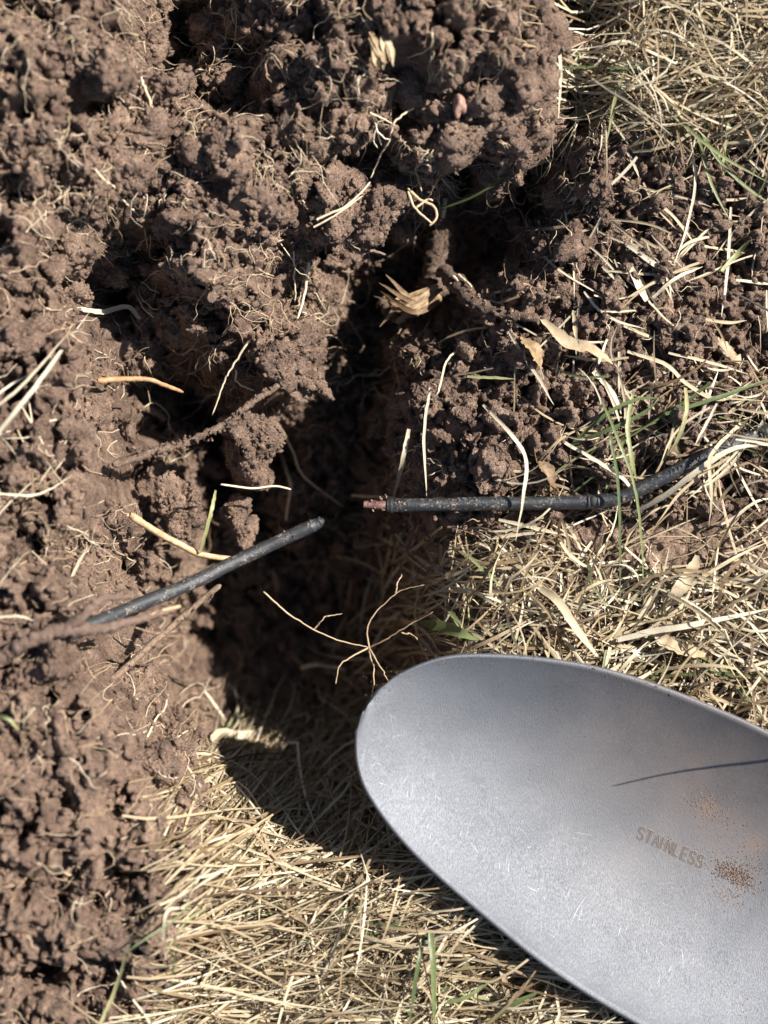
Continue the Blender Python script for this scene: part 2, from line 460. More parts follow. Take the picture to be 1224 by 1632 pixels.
obj('lawn', mesh_data('lawn', rv, np.array(rf), m), kind='structure', label='dry winter lawn reaching away round the dug spot')

# ------------------------------------------------------------------ clods and crumbs
def icosphere(sub):
    t = (1 + 5 ** 0.5) / 2
    v = [(-1, t, 0), (1, t, 0), (-1, -t, 0), (1, -t, 0), (0, -1, t), (0, 1, t), (0, -1, -t), (0, 1, -t), (t, 0, -1), (t, 0, 1), (-t, 0, -1), (-t, 0, 1)]
    f = [(0, 11, 5), (0, 5, 1), (0, 1, 7), (0, 7, 10), (0, 10, 11), (1, 5, 9), (5, 11, 4), (11, 10, 2), (10, 7, 6), (7, 1, 8), (3, 9, 4), (3, 4, 2), (3, 2, 6), (3, 6, 8), (3, 8, 9), (4, 9, 5), (2, 4, 11), (6, 2, 10), (8, 6, 7), (9, 8, 1)]
    v = [np.array(a, float) / np.linalg.norm(a) for a in v]
    for _ in range(sub):
        cache, nf = {}, []
        def mid(a, b):
            k = (min(a, b), max(a, b))
            if k not in cache:
                mvec = v[a] + v[b]; v.append(mvec / np.linalg.norm(mvec)); cache[k] = len(v) - 1
            return cache[k]
        for a, b, c in f:
            ab, bc, ca = mid(a, b), mid(b, c), mid(c, a)
            nf += [(a, ab, ca), (b, bc, ab), (c, ca, bc), (ab, bc, ca)]
        f = nf
    return np.array(v), np.array(f)
ICO = {s: icosphere(s) for s in (0, 1, 2, 4)}

def randdir(n):
    d = rng.normal(size=(n, 3)); return d / np.linalg.norm(d, axis=1)[:, None]

def clod_shape(sub, rough=1.0):
    v, f = ICO[sub]
    r = np.ones(len(v))
    for k, amp in ((1.3, 0.22), (2.4, 0.13)):               # an angular, uneven body
        for d in randdir(5):
            r += amp * rough * np.sin(k * (v @ d) * 2 + rng.random() * 6.28) * 0.5
    for d in randdir(9):                                    # broken faces
        c = rng.uniform(0.55, 0.85)
        dist = v @ d
        r = np.where(dist > c, np.minimum(r, r * (c / np.maximum(dist, 1e-3)) * 1.02), r)
    if sub >= 2:
        for n, ang, amp in ((14, 0.55, 0.20), (60, 0.26, 0.12), (220, 0.13, 0.065)):
            if sub == 2 and n > 60: break
            D = randdir(n); an = ang * rng.uniform(0.6, 1.3, n)
            cosang = np.clip(v @ D.T, -1, 1)
            a = np.arccos(cosang) / an[None]
            b = np.sqrt(np.clip(1 - a * a, 0, 1)) * amp * rough * rng.uniform(0.3, 1.0, n)[None]
            r += b.max(1) - amp * 0.4
    else:
        r *= 1 + 0.22 * rough * rng.normal(size=len(v))
    return v * r[:, None]

def rotmats(n):
    q = rng.normal(size=(n, 4)); q /= np.linalg.norm(q, axis=1)[:, None]
    w, x, y, z = q.T
    return np.stack([np.stack([1 - 2 * (y * y + z * z), 2 * (x * y - z * w), 2 * (x * z + y * w)], -1),
                     np.stack([2 * (x * y + z * w), 1 - 2 * (x * x + z * z), 2 * (y * z - x * w)], -1),
                     np.stack([2 * (x * z - y * w), 2 * (y * z + x * w), 1 - 2 * (x * x + y * y)], -1)], 1)

PROTO = {s: [clod_shape(s) for _ in range(14)] for s in (0, 1, 2)}

# area-weighted scatter over the relief
DZX = np.gradient(blur(H, 1.0), G, axis=1); DZY = np.gradient(blur(H, 1.0), G, axis=0)
SLOPE = np.sqrt(1 + DZX ** 2 + DZY ** 2)
PU, PV = proj(GX, GY, H)
inview = (PU > -150) & (PU < 1374) & (PV > -150) & (PV < 1782)
CLUMP = np.clip(0.9 + 2.4 * fbm(GX, GY, 9, 51, 3), 0.05, 3)

def scatter(n, zone, sink, radii):
    w = (zone & inview) * np.minimum(SLOPE, 9) ** 1.25 * CLUMP
    w = w.ravel() / w.sum()
    pick = rng.choice(w.size, n, p=w)
    x = GX.ravel()[pick] + rng.uniform(-G / 2, G / 2, n); y = GY.ravel()[pick] + rng.uniform(-G / 2, G / 2, n)
    nrm = np.stack([-DZX.ravel()[pick], -DZY.ravel()[pick], np.ones(n)], 1)
    nrm /= np.linalg.norm(nrm, axis=1)[:, None]
    z = ground(x, y)
    return np.stack([x, y, z], 1) + nrm * (radii * sink)[:, None]

def merge(pos, rad, sub):
    n = len(pos); R = rotmats(n); S = rad[:, None] * rng.uniform(0.7, 1.15, (n, 3))
    which = rng.integers(0, 14, n); Vs, Fs, off = [], [], 0
    f = ICO[sub][1]
    for k in range(14):
        s = np.flatnonzero(which == k)
        if not len(s): continue
        P = PROTO[sub][k]
        vtx = np.einsum('nij,nvj->nvi', R[s], P[None] * S[s][:, None]) + pos[s][:, None]
        Vs.append(vtx.reshape(-1, 3))
        Fs.append((f[None] + (np.arange(len(s)) * len(P))[:, None, None] + off).reshape(-1, 3)); off += len(s) * len(P)
    return np.vstack(Vs), np.vstack(Fs)

left_z = bare & (PU < 330) & (PV > 380)
top_l = bare & (PU < 500) & (PV <= 560) & ~left_z
top_r = bare & (PU >= 500) & (PU < 930) & (PV < 420)
wall_z = bare & ~left_z & ~top_l & ~top_r & (PU < 640)
right_z = bare & ~left_z & ~top_l & ~top_r & ~wall_z
ZONES = [('left spoil heap', left_z, 1.0, 'fine brown soil crumbs covering the tall spoil heap along the left side'),
         ('upper left spoil bank', top_l, 1.25, 'brown soil crumbs and rootlets on the bank above the hole'),
         ('upper sod bank', top_r, 0.8, 'brown soil crumbs on the overhanging sod beside the straw lawn'),
         ('hole wall', wall_z, 0.8, 'brown soil crumbs on the walls and floor of the dug hole'),
         ('bare soil right of the hole', right_z, 1.1, 'dark granular soil crumbs on the bare patch above the longer black cable')]
for zn, zone, dens, lab in ZONES:
    a, b, c = int(310 * dens), int(1150 * dens), int(5000 * dens)
    r2 = 1.3 + 1.7 * rng.random(a) ** 2.2; r1 = rng.uniform(0.6, 1.3, b); r0 = rng.uniform(0.28, 0.62, c)
    steep = zone & inview & (SLOPE > 2.2); ns = int(min(290, 0.02 * steep.sum()))
    q2 = rng.uniform(1.5, 3.4, ns // 3); q1 = rng.uniform(0.8, 2.0, ns * 2)
    r2 = np.concatenate([r2, q2]); r1 = np.concatenate([r1, q1])
    Va, Fa = merge(np.vstack([scatter(a, zone, 0.25, r2[:a]), scatter(len(q2), steep, 0.3, q2)]), r2, 2)
    Vb, Fb = merge(np.vstack([scatter(b, zone, 0.4, r1[:b]), scatter(len(q1), steep, 0.4, q1)]), r1, 1)
    Vc, Fc = merge(scatter(c, zone, 0.4, r0), r0, 0)
    oc = obj('soil_crumbs', mesh_data('soil_crumbs', np.vstack([Va, Vb, Vc]), np.vstack([Fa, Fb + len(Va), Fc + len(Va) + len(Vb)]), M_SOIL),
        label=lab, cat='soil', kind='stuff')
    fl = np.ones(len(oc.data.polygons), bool); fl[:] = False
    oc.data.polygons.foreach_set('use_smooth', fl)

# larger clods, each an object of its own; sods hold together, so each sod is one thing built of lumps
def crumbly_clod():
    v, f = clod_shape(4, 1.25), ICO[4][1]
    Vs, Fs, o = [v], [f], len(v)
    for cnt, lo, hi, sub in ((70, .09, .2, 1), (260, .035, .1, 0)):
        p = v[rng.choice(len(v), cnt)]; a, b = merge(p, rng.uniform(lo, hi, cnt), sub)
        Vs.append(a); Fs.append(b + o); o += len(a)
    return mesh_data('soil_clod', np.vstack(Vs), np.vstack(Fs), M_SOIL, smooth=False)
CROWD = []
BIG = [crumbly_clod() for _ in range(14)]
def clod(pos, r, label, group, sq=0.8):
    o = obj('soil_clod', BIG[rng.integers(0, 14)], None, label, 'clod', group)
    o.location = np.asarray(pos) * MM
    o.rotation_euler = rng.random(3) * 6.28
    if group: CROWD.append((o, pos, 'clod'))
    o.scale = r * rng.uniform(0.75, 1.15, 3) * np.array([1, 1, sq])
    return o
def sod(name, label, lumps):
    u, v, r, z = lumps[0]
    t = empty(name, at(u, v, z=z - r)[0], label, 'sod')
    for (u, v, r, z) in lumps:
        o = obj('lump', BIG[rng.integers(0, 14)], t)
        o.location = (at(u + rng.normal(0, 3), v + rng.normal(0, 3), z=z + rng.normal(0, 1.2))[0]) * MM - np.array(t.location)
        o.rotation_euler = rng.random(3) * 6.28
        o.scale = r * rng.uniform(0.85, 1.2, 3)
    return t
sod('sod_clump', 'big overhanging root-bound sod above the black gap beside the lawn',
    [(690, 212, 7.5, 12), (730, 220, 7.5, 12), (768, 214, 8, 12), (803, 198, 8, 12), (833, 182, 7, 12), (850, 150, 8, 13), (862, 112, 7.5, 13), (858, 72, 7.5, 12), (832, 118, 10, 15), (795, 150, 10, 15), (757, 178, 9, 14),
     (716, 180, 8, 13), (684, 160, 7, 12), (828, 60, 9, 15), (786, 100, 9, 15), (742, 132, 9, 15), (702, 112, 8, 14), (760, 62, 8, 15), (716, 60, 8, 15), (850, 30, 8, 13), (672, 70, 7, 14), (640, 40, 8, 14), (800, 20, 9, 14)])
sod('sod_ledge', 'smaller soil ledge with pale roots below the big sod',
    [(508, 302, 6.5, 1), (540, 306, 6.5, 1), (574, 312, 6.5, 1), (606, 314, 6, 0), (636, 318, 5, 0), (528, 344, 6.5, 0), (562, 350, 6, 0), (596, 352, 5.5, -1), (500, 340, 7, 1), (515, 375, 5, -3)])
sod('soil_tongue', 'hanging soil tongue under the long pale root', [(536, 160, 6, 14), (540, 185, 6.5, 12), (546, 208, 5.5, 9), (520, 135, 6, 15)])
sod('soil_lump', 'lit soil lump hanging in the hole below the soil-caked root', [(400, 700, 6, -18), (392, 728, 6.5, -20), (410, 752, 5, -24), (378, 690, 5, -18), (425, 690, 5, -20)])
sod('soil_lump', 'lit soil lump at the upper tip of the soil-caked root', [(455, 575, 6.5, -14), (480, 598, 6, -18), (430, 560, 6, -10), (470, 545, 6, -14), (490, 570, 5, -18), (505, 610, 4, -24)])
sod('soil_lump', 'dim soil lump behind the green shoot', [(275, 790, 5, -22), (300, 808, 5.5, -24), (285, 835, 4.5, -24), (370, 820, 4, -28), (388, 850, 4.5, -28)])
def clods(n, zone, rmin, rmax, label, group, sink=0.15):
    r = rmin + (rmax - rmin) * rng.random(n) ** 1.6
    for p, q in zip(scatter(n, zone, sink, r), r): clod(p, q, label, group)
clods(62, left_z, 3, 8.0, 'rounded crumbly soil clod embedded in the left spoil heap', 'clods of the left spoil heap')
clods(72, top_l, 3, 8.0, 'lumpy brown clod on the spoil bank above the short cut cable', 'clods of the upper left bank')
clods(44, top_r, 3, 8.0, 'lumpy root-bound clod on the upper sod bank next to the lawn', 'clods of the upper sod bank')
clods(46, wall_z, 2.6, 6.5, 'shaded clod clinging to the wall of the dug hole', 'clods of the hole wall')
clods(70, right_z, 2.2, 5.0, 'small dark clod on the bare soil above the longer cable', 'clods on the bare soil', 0.3)
# clods that can be picked out in the picture: u, v, radius mm, height over the ground
for (u, v, r, off, lab) in [
    (726, 405, 4.4, 30, 'round crumbly clod caught on top of the broken woody root'),
    (782, 745, 9.5, -1, 'largest sunlit clod lying just above the longer black cable'),
    (905, 660, 6.0, 2, 'blocky clod beside the green blades on the bare soil'),
    (930, 625, 5.0, 2, 'flat-faced clod touching the blocky one below the pale dead leaf'),
    (735, 655, 5.2, 4, 'sunlit clod perched at the right rim of the hole above the bent straw'),
    (742, 567, 4.6, 3, 'pale-topped clod over the white straw on the hole slope'),
    (700, 700, 4.0, 4, 'small clod beside the thin upright straw at the hole rim'),
    (645, 685, 4.4, 5, 'small clod at the very edge of the dark hole above the cut cable core'),
    (283, 912, 4.6, 8, 'single round clod under the orange rhizome above the short cable'),
    (300, 330, 8.0, 3, 'prominent clod near the middle of the upper left bank'),
    (410, 340, 12.0, 2, 'broad sunlit clod at the brow of the upper left bank'),
    (360, 260, 8.5, 3, 'ridge clod below the dark crevice of the upper left bank'),
    (125, 390, 9.0, 4, 'drooping clod over the black crevice in the left heap'),
    (205, 700, 5.0, 4, 'clod at the heap edge above the root end')]:
    clod(at(u, v, min(off, r * .2) if off < 20 else off)[0], r, lab, None)

# ------------------------------------------------------------------ tubes and ribbons
def frames(C):
    T = np.gradient(C, axis=1); T /= np.linalg.norm(T, axis=2, keepdims=True) + 1e-9
    s = np.cross(T, np.array([0.05, 0.03, 1.0])); s /= np.linalg.norm(s, axis=2, keepdims=True) + 1e-9
    return T, s, np.cross(s, T)

def ribbons(C, W, roll, fold):
    """C (n,k,3), W (n,k), roll (n,k), fold (n,)"""
    n, k, _ = C.shape
    T, s, u = frames(C)
    side = np.cos(roll)[..., None] * s + np.sin(roll)[..., None] * u
    nr_ = np.cross(side, T)
    w = W[..., None] / 2
    e = nr_ * (fold[:, None] * W)[..., None]
    V = np.stack([C - side * w + e, C, C + side * w + e], 2)
    base = np.arange(n * k * 3).reshape(n, k, 3)
    q = []
    for j in (0, 1):
        q.append(np.stack([base[:, :-1, j], base[:, :-1, j + 1], base[:, 1:, j + 1], base[:, 1:, j]], -1).reshape(-1, 4))
    return V.reshape(-1, 3), np.vstack(q)

def tubes(C, R, m=6, bumpy=0.0):
    n, k, _ = C.shape
    T, s, u = frames(C)
    a = np.linspace(0, 2 * math.pi, m, endpoint=False)
    rr = R[..., None] * (1 + bumpy * rng.normal(size=(n, k, m)))
    V = C[:, :, None] + rr[..., None] * (np.cos(a)[None, None, :, None] * s[:, :, None] + np.sin(a)[None, None, :, None] * u[:, :, None])
    b = np.arange(n * k * m).reshape(n, k, m)
    F = np.stack([b[:, :-1], np.roll(b, -1, 2)[:, :-1], np.roll(b, -1, 2)[:, 1:], b[:, 1:]], -1).reshape(-1, 4)
    caps = []
    for e in (0, -1):
        for j in range(1, m // 2):
            x = [b[:, e, j - 1] if j > 1 else b[:, e, 0], b[:, e, j], b[:, e, m - 1 - j], b[:, e, (m - j) % m]]
            caps.append(np.stack(x, -1))
    return V.reshape(-1, 3), np.vstack([F] + caps)

def profile(k, tip=0.12, root=0.75):
    t = np.linspace(0, 1, k)
    return (root + (1 - root) * np.minimum(t / 0.25, 1)) * np.where(t > 0.6, 1 - (1 - tip) * ((t - 0.6) / 0.4) ** 1.6, 1)

# ------------------------------------------------------------------ the dry lawn: far more blades than anyone could count
def lawn_patch(poly, n, ang, spread, lmin, lmax, layer, label, wob=0.9, k=9, green=0.0, width=(0.3, 0.88), mat=None, tint=(0.55, 0.27)):
    us, vs = [], []
    P = np.array(poly)
    lo, hi = P.min(0), P.max(0)
    u = rng.uniform(lo[0], hi[0], n * 8); v = rng.uniform(lo[1], hi[1], n * 8)
    s = np.flatnonzero(inpoly(u, v, poly))[:n]
    u, v = u[s], v[s]; n = len(u)
    base = at(u, v, 0.0)
    Ln = rng.uniform(lmin, lmax, n)
    a0 = np.radians(np.where(rng.random(n) < 0.2, rng.uniform(0, 360, n), rng.normal(ang(u, v), spread, n)))
    t = np.linspace(0, 1, k)
    turn = rng.normal(0, wob, n)
    kink = np.where(rng.random(n) < 0.25, rng.normal(0, 0.8, n), 0); kt = rng.uniform(0.3, 0.8, n)
    head = a0[:, None] + turn[:, None] * (t - 0.5)[None] + kink[:, None] * (t[None] > kt[:, None])
    step = Ln[:, None] / (k - 1)
    dx = np.cumsum(np.cos(head) * step, 1); dy = np.cumsum(np.sin(head) * step, 1)
    x = base[:, 0:1] + dx - dx[:, k // 2:k // 2 + 1]; y = base[:, 1:2] + dy - dy[:, k // 2:k // 2 + 1]
    lay = layer * rng.random(n) ** 1.3
    g = ground_s(x, y)
    # stiff: follow a straight chord through the ground, with only part of its dips
    ch = g[:, :1] + (g[:, -1:] - g[:, :1]) * t[None]
    z = np.maximum(0.6 * g + 0.4 * ch, g - 0.5) + lay[:, None] * (0.35 + 0.65 * np.sin(math.pi * np.clip(t * 0.9 + 0.05, 0, 1)))[None] + rng.normal(0, 0.35, (n, k)).cumsum(1) * 0.3
    z += (rng.random(n) < 0.22)[:, None] * (t[None] ** 2) * rng.uniform(3, 15, n)[:, None]
    lim = UNDER[np.clip(((y - Y0) / G).round().astype(int), 0, H.shape[0] - 1), np.clip(((x - X0) / G).round().astype(int), 0, H.shape[1] - 1)]
    z = np.minimum(z, lim - 1.6)
    C = np.stack([x, y, z + 0.4], -1)
    W = rng.uniform(width[0], width[1], n)[:, None] * profile(k)[None]
    roll = rng.normal(0, 0.8, n)[:, None] + rng.normal(0, 1.2, n)[:, None] * (t - 0.5)[None]
    V, F = ribbons(C, W, roll, rng.uniform(-0.28, 0.28, n))
    tn = np.clip(rng.normal(tint[0], tint[1], n), 0.02, 1)
    tn = np.repeat(tn[:, None] + 0.1 * (t - 0.5)[None], 3, 1).reshape(n, k * 3) if False else np.repeat(tn, k * 3)
    return obj('dry_grass', mesh_data('dry_grass', V, F, mat or M_STRAW, tint=tn), label=label, cat='grass', kind='stuff')

TOPR = [(925, -90), (1420, -90), (1420, 210), (1150, 225), (1000, 200), (905, 190)]
lawn_patch(TOPR, 2300, lambda u, v: -12 + 0 * u, 38, 18, 46, 13, 'thick straw-coloured thatch of the lawn in the upper right corner', 1.3)
BOT = [(350, 1255), (430, 1300), (600, 1330), (760, 1430), (1000, 1580), (1180, 1800), (140, 1800), (210, 1640), (300, 1580), (370, 1490), (355, 1340)]
lawn_patch(BOT, 4000, lambda u, v: 24 - 0.02 * (v - 1300), 24, 20, 54, 14, 'dense combed straw of the lawn along the bottom edge', 0.4)
SLP = [(330, 1180), (440, 1140), (620, 1080), (740, 1100), (860, 1420), (700, 1440), (560, 1360), (400, 1310), (310, 1260)]
lawn_patch(SLP, 1000, lambda u, v: 40 + 0 * u, 40, 16, 40, 7, 'shaded straw hanging down the hole slope beneath the trowel tip', 0.9)
MID = [(650, 910), (800, 870), (1000, 900), (1420, 900), (1420, 1220), (1150, 1160), (900, 1120), (640, 1110), (600, 1040)]
lawn_patch(MID, 760, lambda u, v: 18 + 0 * u, 46, 12, 40, 12, 'tangled straw between the longer cable and the trowel', 1.1, width=(0.4, 1.15), tint=(0.6, 0.27))
UND = [(760, 1100), (1420, 1180), (1420, 1800), (1100, 1800), (800, 1480)]
lawn_patch(UND, 700, lambda u, v: 20 + 0 * u, 40, 18, 40, 3, 'matted straw pressed flat under the trowel', 0.8)
CAB = [(960, 620), (1420, 560), (1420, 900), (1000, 900), (720, 900), (760, 830)]
lawn_patch(CAB, 260, lambda u, v: 20 + 0 * u, 45, 12, 34, 7, 'thin scattered straw on the soil round the longer cable', 1.1)
HUNG = [(590, 850), (700, 830), (720, 920), (640, 960), (560, 1080), (460, 1090), (520, 1010)]
lawn_patch(HUNG, 45, lambda u, v: 60 + 0 * u, 60, 14, 34, 9, 'straw strands hanging into the dark hole below the cable ends', 1.0)

# green blades: few enough to tell apart
def blade(name, pts, w, mat, label, cat, group=None, tint=0.6, k=18, roll=0.2, fold=0.18, tip=0.12, root=0.75, parent=None, twist=0.5):
    C = catmull(pts, k)[None]
    rl = (roll + twist * (np.linspace(0, 1, k) - 0.5))[None]
    jw = 1 + (0.08 if name == 'dead_leaf' else 0.05) * rng.normal(size=(1, k))
    V, F = ribbons(C + (0.13 if name == 'dead_leaf' else 0.05) * rng.normal(size=C.shape), w * profile(k, tip, root)[None] * jw, rl + (0.12 * rng.normal(size=rl.shape) if name == 'dead_leaf' else 0), np.array([fold]))
    if name == 'dead_leaf': V = V + 0.06 * rng.normal(size=V.shape)
    o = obj(name, mesh_data(name, V, F, mat, tint=np.full(len(V), tint)), parent, label, cat, group)
    return o
def tube(name, pts, r0, r1, mat, label=None, cat=None, group=None, tint=0.5, k=28, m=7, bumpy=0.06, jit=0.0, parent=None):
    C = catmull(pts, k)
    if jit: C = C + jit * np.cumsum(rng.normal(size=C.shape), 0) * 0.35 * np.sin(np.linspace(0, math.pi, k))[:, None]
    R = np.linspace(r0, r1, k); R[0] *= 0.6; R[-1] *= 0.4
    V, F = tubes(C[None], R[None], m, bumpy)
    return obj(name, mesh_data(name, V, F, mat, tint=np.full(len(V), tint)), parent, label, cat, group)

def path(*uvo):
    a = np.array(uvo, float)
    return at(a[:, 0], a[:, 1], a[:, 2])
def pathz(*uvz):
    a = np.array(uvz, float)
    return at(a[:, 0], a[:, 1], z=a[:, 2])

def scatter_blades(n, poly, name, mat, label, cat, group, lmin, lmax, w, tint, lift, tubey=False):
    P = np.array(poly); lo, hi = P.min(0), P.max(0); done = 0
    while done < n:
        u, v = rng.uniform(lo, hi)
        if not inpoly(np.array([u]), np.array([v]), poly)[0]: continue
        L_ = rng.uniform(lmin, lmax) / PX; a = rng.uniform(0, math.pi); c = rng.normal(0, 0.28)
        pts, au, av = [], u, v
        for j in range(4):
            pts.append((au, av, 0)); au += L_ / 3 * math.cos(a); av += L_ / 3 * math.sin(a); a += c * 0.6
        pp = path(*pts); tt = np.linspace(0, 1, 4)
        zf = np.polyval(np.polyfit(tt, pp[:, 2], 1), tt)
        pp[:, 2] = zf + max(0, (pp[:, 2] - zf).max()) * 0.6 + rng.uniform(*lift)
        ti = float(np.clip(rng.normal(*tint), 0, 1))
        if tubey: o = tube(name, pp, w[0] * rng.uniform(.6, 1.2), w[0] * .4, mat, label, cat, group, tint=ti, k=20, m=5, jit=0.5)
        else: o = blade(name, pp, rng.uniform(*w), mat, label, cat, group, tint=ti, k=10, roll=rng.normal(0, .5))
        CROWD.append((o, pp.mean(0), {'loose_straw': 'loose straw', 'grass_strand': 'green grass strand'}[name])); done += 1

scatter_blades(14, [(930, 0), (1224, 0), (1224, 230), (900, 220)], 'grass_strand', M_GREEN, 'slender green blade among the upper right straw', 'grass blade', 'green blades of the upper right lawn', 14, 40, (0.7, 1.2), (0.45, 0.15), (6, 11))
scatter_blades(16, [(700, 880), (1200, 900), (1200, 1080), (900, 1040), (700, 1010)], 'grass_strand', M_GREEN, 'thin green blade in the straw between cable and trowel', 'grass blade', 'green blades between cable and trowel', 12, 34, (0.6, 1.1), (0.55, 0.18), (4, 9))
scatter_blades(26, [(260, 1420), (600, 1360), (900, 1590), (880, 1632), (180, 1632)], 'grass_strand', M_GREEN, 'thin green blade lying in the bottom straw', 'grass blade', 'green blades of the bottom lawn', 12, 34, (0.6, 1.1), (0.5, 0.18), (6, 11))
scatter_blades(10, [(960, 600), (1224, 590), (1224, 700), (960, 760)], 'grass_strand', M_GREEN, 'green blade lying over the soil above the longer cable', 'grass blade', 'green blades above the longer cable', 16, 40, (0.6, 1.0), (0.5, 0.15), (3, 7))
RSOIL = [(870, 240), (1224, 250), (1224, 620), (960, 640), (760, 600), (800, 480), (880, 400)]
scatter_blades(95, RSOIL, 'loose_straw', M_STRAW, 'short pale straw strewn on the bare granular soil', 'straw', 'straws on the bare soil', 5, 26, (0.5, 1.0), (0.75, 0.15), (1.5, 4))
scatter_blades(14, [(1100, 650), (1240, 620), (1240, 750), (1100, 780)], 'loose_straw', M_STRAW, 'loose straw over the cable', 'straw', 'straws over the far part of the cable', 10, 30, (0.6, 1.1), (0.7, 0.2), (9, 13))
scatter_blades(40, [(640, 820), (960, 830), (960, 940), (660, 930)], 'loose_straw', M_STRAW, 'broken straw lying just below the longer black cable', 'straw', 'broken straws below the longer cable', 6, 22, (0.6, 1.1), (0.75, 0.15), (2, 6))
scatter_blades(22, [(0, 620), (150, 650), (190, 900), (0, 900)], 'loose_straw', M_STRAW, 'fine pale straw stuck to the left spoil heap', 'straw', 'straws on the left heap', 6, 20, (0.3, 0.5), (0.7, 0.15), (1, 3))

# hair-fine rootlets woven through each soil zone (uncountable)
def rootlets(zone, n, label, r=(0.06, 0.2), L=(3, 18), lift=2.0):
    c = scatter(n, zone, 0, np.zeros(n)); k = 9
    a = rng.uniform(0, 6.28, n)
    head = a[:, None] + np.cumsum(rng.normal(0, 0.5, (n, k)), 1)
    st = (rng.uniform(L[0], L[1], n) / k)[:, None]
    x = c[:, 0:1] + np.cumsum(np.cos(head) * st, 1); y = c[:, 1:2] + np.cumsum(np.sin(head) * st, 1)
    g = ground(x, y); z = np.maximum(g, 0.6 * c[:, 2:3] + 0.4 * g) + rng.uniform(0.1, lift, n)[:, None] + np.sin(np.linspace(0, math.pi, k))[None] * rng.uniform(0, 2, n)[:, None]
    R = rng.uniform(r[0], r[1], n)[:, None] * np.linspace(1, 0.45, k)[None]
    V, F = tubes(np.stack([x, y, z], -1), R, 4, 0.05)
    obj('rootlets', mesh_data('rootlets', V, F, M_ROOT, tint=np.repeat(rng.uniform(0.35, 1.0, n), k * 4)), label=label, cat='roots', kind='stuff')
rootlets(left_z, 700, 'hair-fine pale rootlets in the left spoil heap')
rootlets(top_l, 1000, 'hair-fine pale rootlets in the upper left spoil bank')
rootlets(top_r, 700, 'hair-fine pale rootlets in the upper sod bank')
rootlets(wall_z, 420, 'hair-fine rootlets in the walls of the dug hole', L=(5, 24))
rootlets(right_z, 320, 'hair-fine rootlets in the bare granular soil', L=(4, 12))

# ------------------------------------------------------------------ roots, straws and leaves that can be picked out
def R_(pts, r0, r1, mat, label, tint=0.6, jit=0.6, cat='root', name='root', m=7, k=30, bumpy=0.08, parent=None):
    return tube(name, path(*pts), r0, r1, mat, label, cat, None, tint, k, m, bumpy, jit, parent)

tube('root', pathz((660, 172, 16), (632, 190, 17), (618, 215, 15), (600, 260, 8), (590, 285, 6)), .34, .18, M_ROOT, 'forked pale root crossing the shadow under the sod bank', 'root', None, .8, 30, 6, .08, .5)
tr_ = tube('root', pathz((512, 92, 26), (530, 125, 24), (565, 158, 22), (588, 178, 20), (600, 205, 18), (608, 232, 14)), .42, .2, M_ROOT, 'long pale root running down the middle of the sod bank', 'root', None, .95, 34, 6, .08, .5)
for pts in ([(590, 180, 20), (612, 190, 18), (632, 202, 17)], [(602, 210, 17), (615, 222, 16), (622, 224, 15)], [(600, 205, 18), (596, 222, 16), (602, 236, 14)]):
    tube('side_root', pathz(*pts), .28, .14, M_ROOT, tint=.95, k=14, m=5, jit=.3, parent=tr_)
R_([(207, 92, 6), (236, 125, 7), (248, 165, 6), (275, 196, 3)], .5, .32, M_ROOT, 'pale root bridging the dark crevice at upper left', .75)
R_([(150, 268, 4), (185, 315, 4), (230, 352, 4)], .38, .25, M_ROOT, 'straight pale root on the slope left of the dark twig', .85)
R_([(200, 395, 5), (212, 432, 5), (224, 475, 6), (245, 506, 6)], .45, .25, M_ROOT, 'wavy root dropping over the black crevice in the left heap', .6)
R_([(300, 160, 4), (330, 178, 5), (355, 192, 5), (378, 198, 4)], 1.0, .7, M_BROWN, 'short reddish root stub in the crevice of the upper left bank', .9)
tube('root', pathz((505, 350, 9), (545, 328, 9.5), (590, 290, 9)), .38, .28, M_ROOT, 'upper of two pale straws on the clod ledge', 'root', None, .9, 24, 6, .06, .2)
tube('root', pathz((500, 362, 8), (540, 340, 9), (578, 312, 8.5)), .33, .22, M_ROOT, 'lower of two pale straws on the clod ledge', 'root', None, .85, 24, 6, .06, .2)
R_([(492, 418, 14), (488, 455, 16), (474, 508, 14)], .55, .3, M_ROOT, 'pale root hanging over the dark hole below the bank brow', .9, .3)
R_([(468, 400, 12), (466, 440, 14), (470, 482, 12)], .3, .2, M_ROOT, 'thin root hanging left of the thicker one below the bank brow', .85, .3)
tube('root', pathz((540, 375, -4), (560, 392, -5), (578, 402, -6), (595, 398, -7), (615, 406, -8)), .6, .35, M_REDROOT, 'crooked brown root end poking into the hole', 'root', None, .8, 28, 7, .12, .4)
# (the woody root carries soil too)
# curled stolon above the black gap
t = empty('stolon', path((690, 300, 6))[0], 'curled pale stolon looped over the black gap left of the woody root', 'stolon')
for pts, r, tn in ([[(650, 300, 8), (668, 318, 8), (690, 330, 8), (694, 348, 8), (684, 360, 7)], .5, .5], [[(650, 305, 8), (660, 330, 9), (675, 345, 9), (688, 356, 8)], .42, .6], [[(664, 270, 9), (668, 285, 9), (672, 305, 9)], .3, .5], [[(664, 330, 9), (680, 318, 9), (690, 320, 9)], .4, .6]):
    a = np.array(pts, float); zb = 3.0
    shift(tube('strand', at(a[:, 0], a[:, 1], z=zb + a[:, 2] * .3), r, r * .7, M_ROOT, tint=tn, jit=.15, parent=t), t)
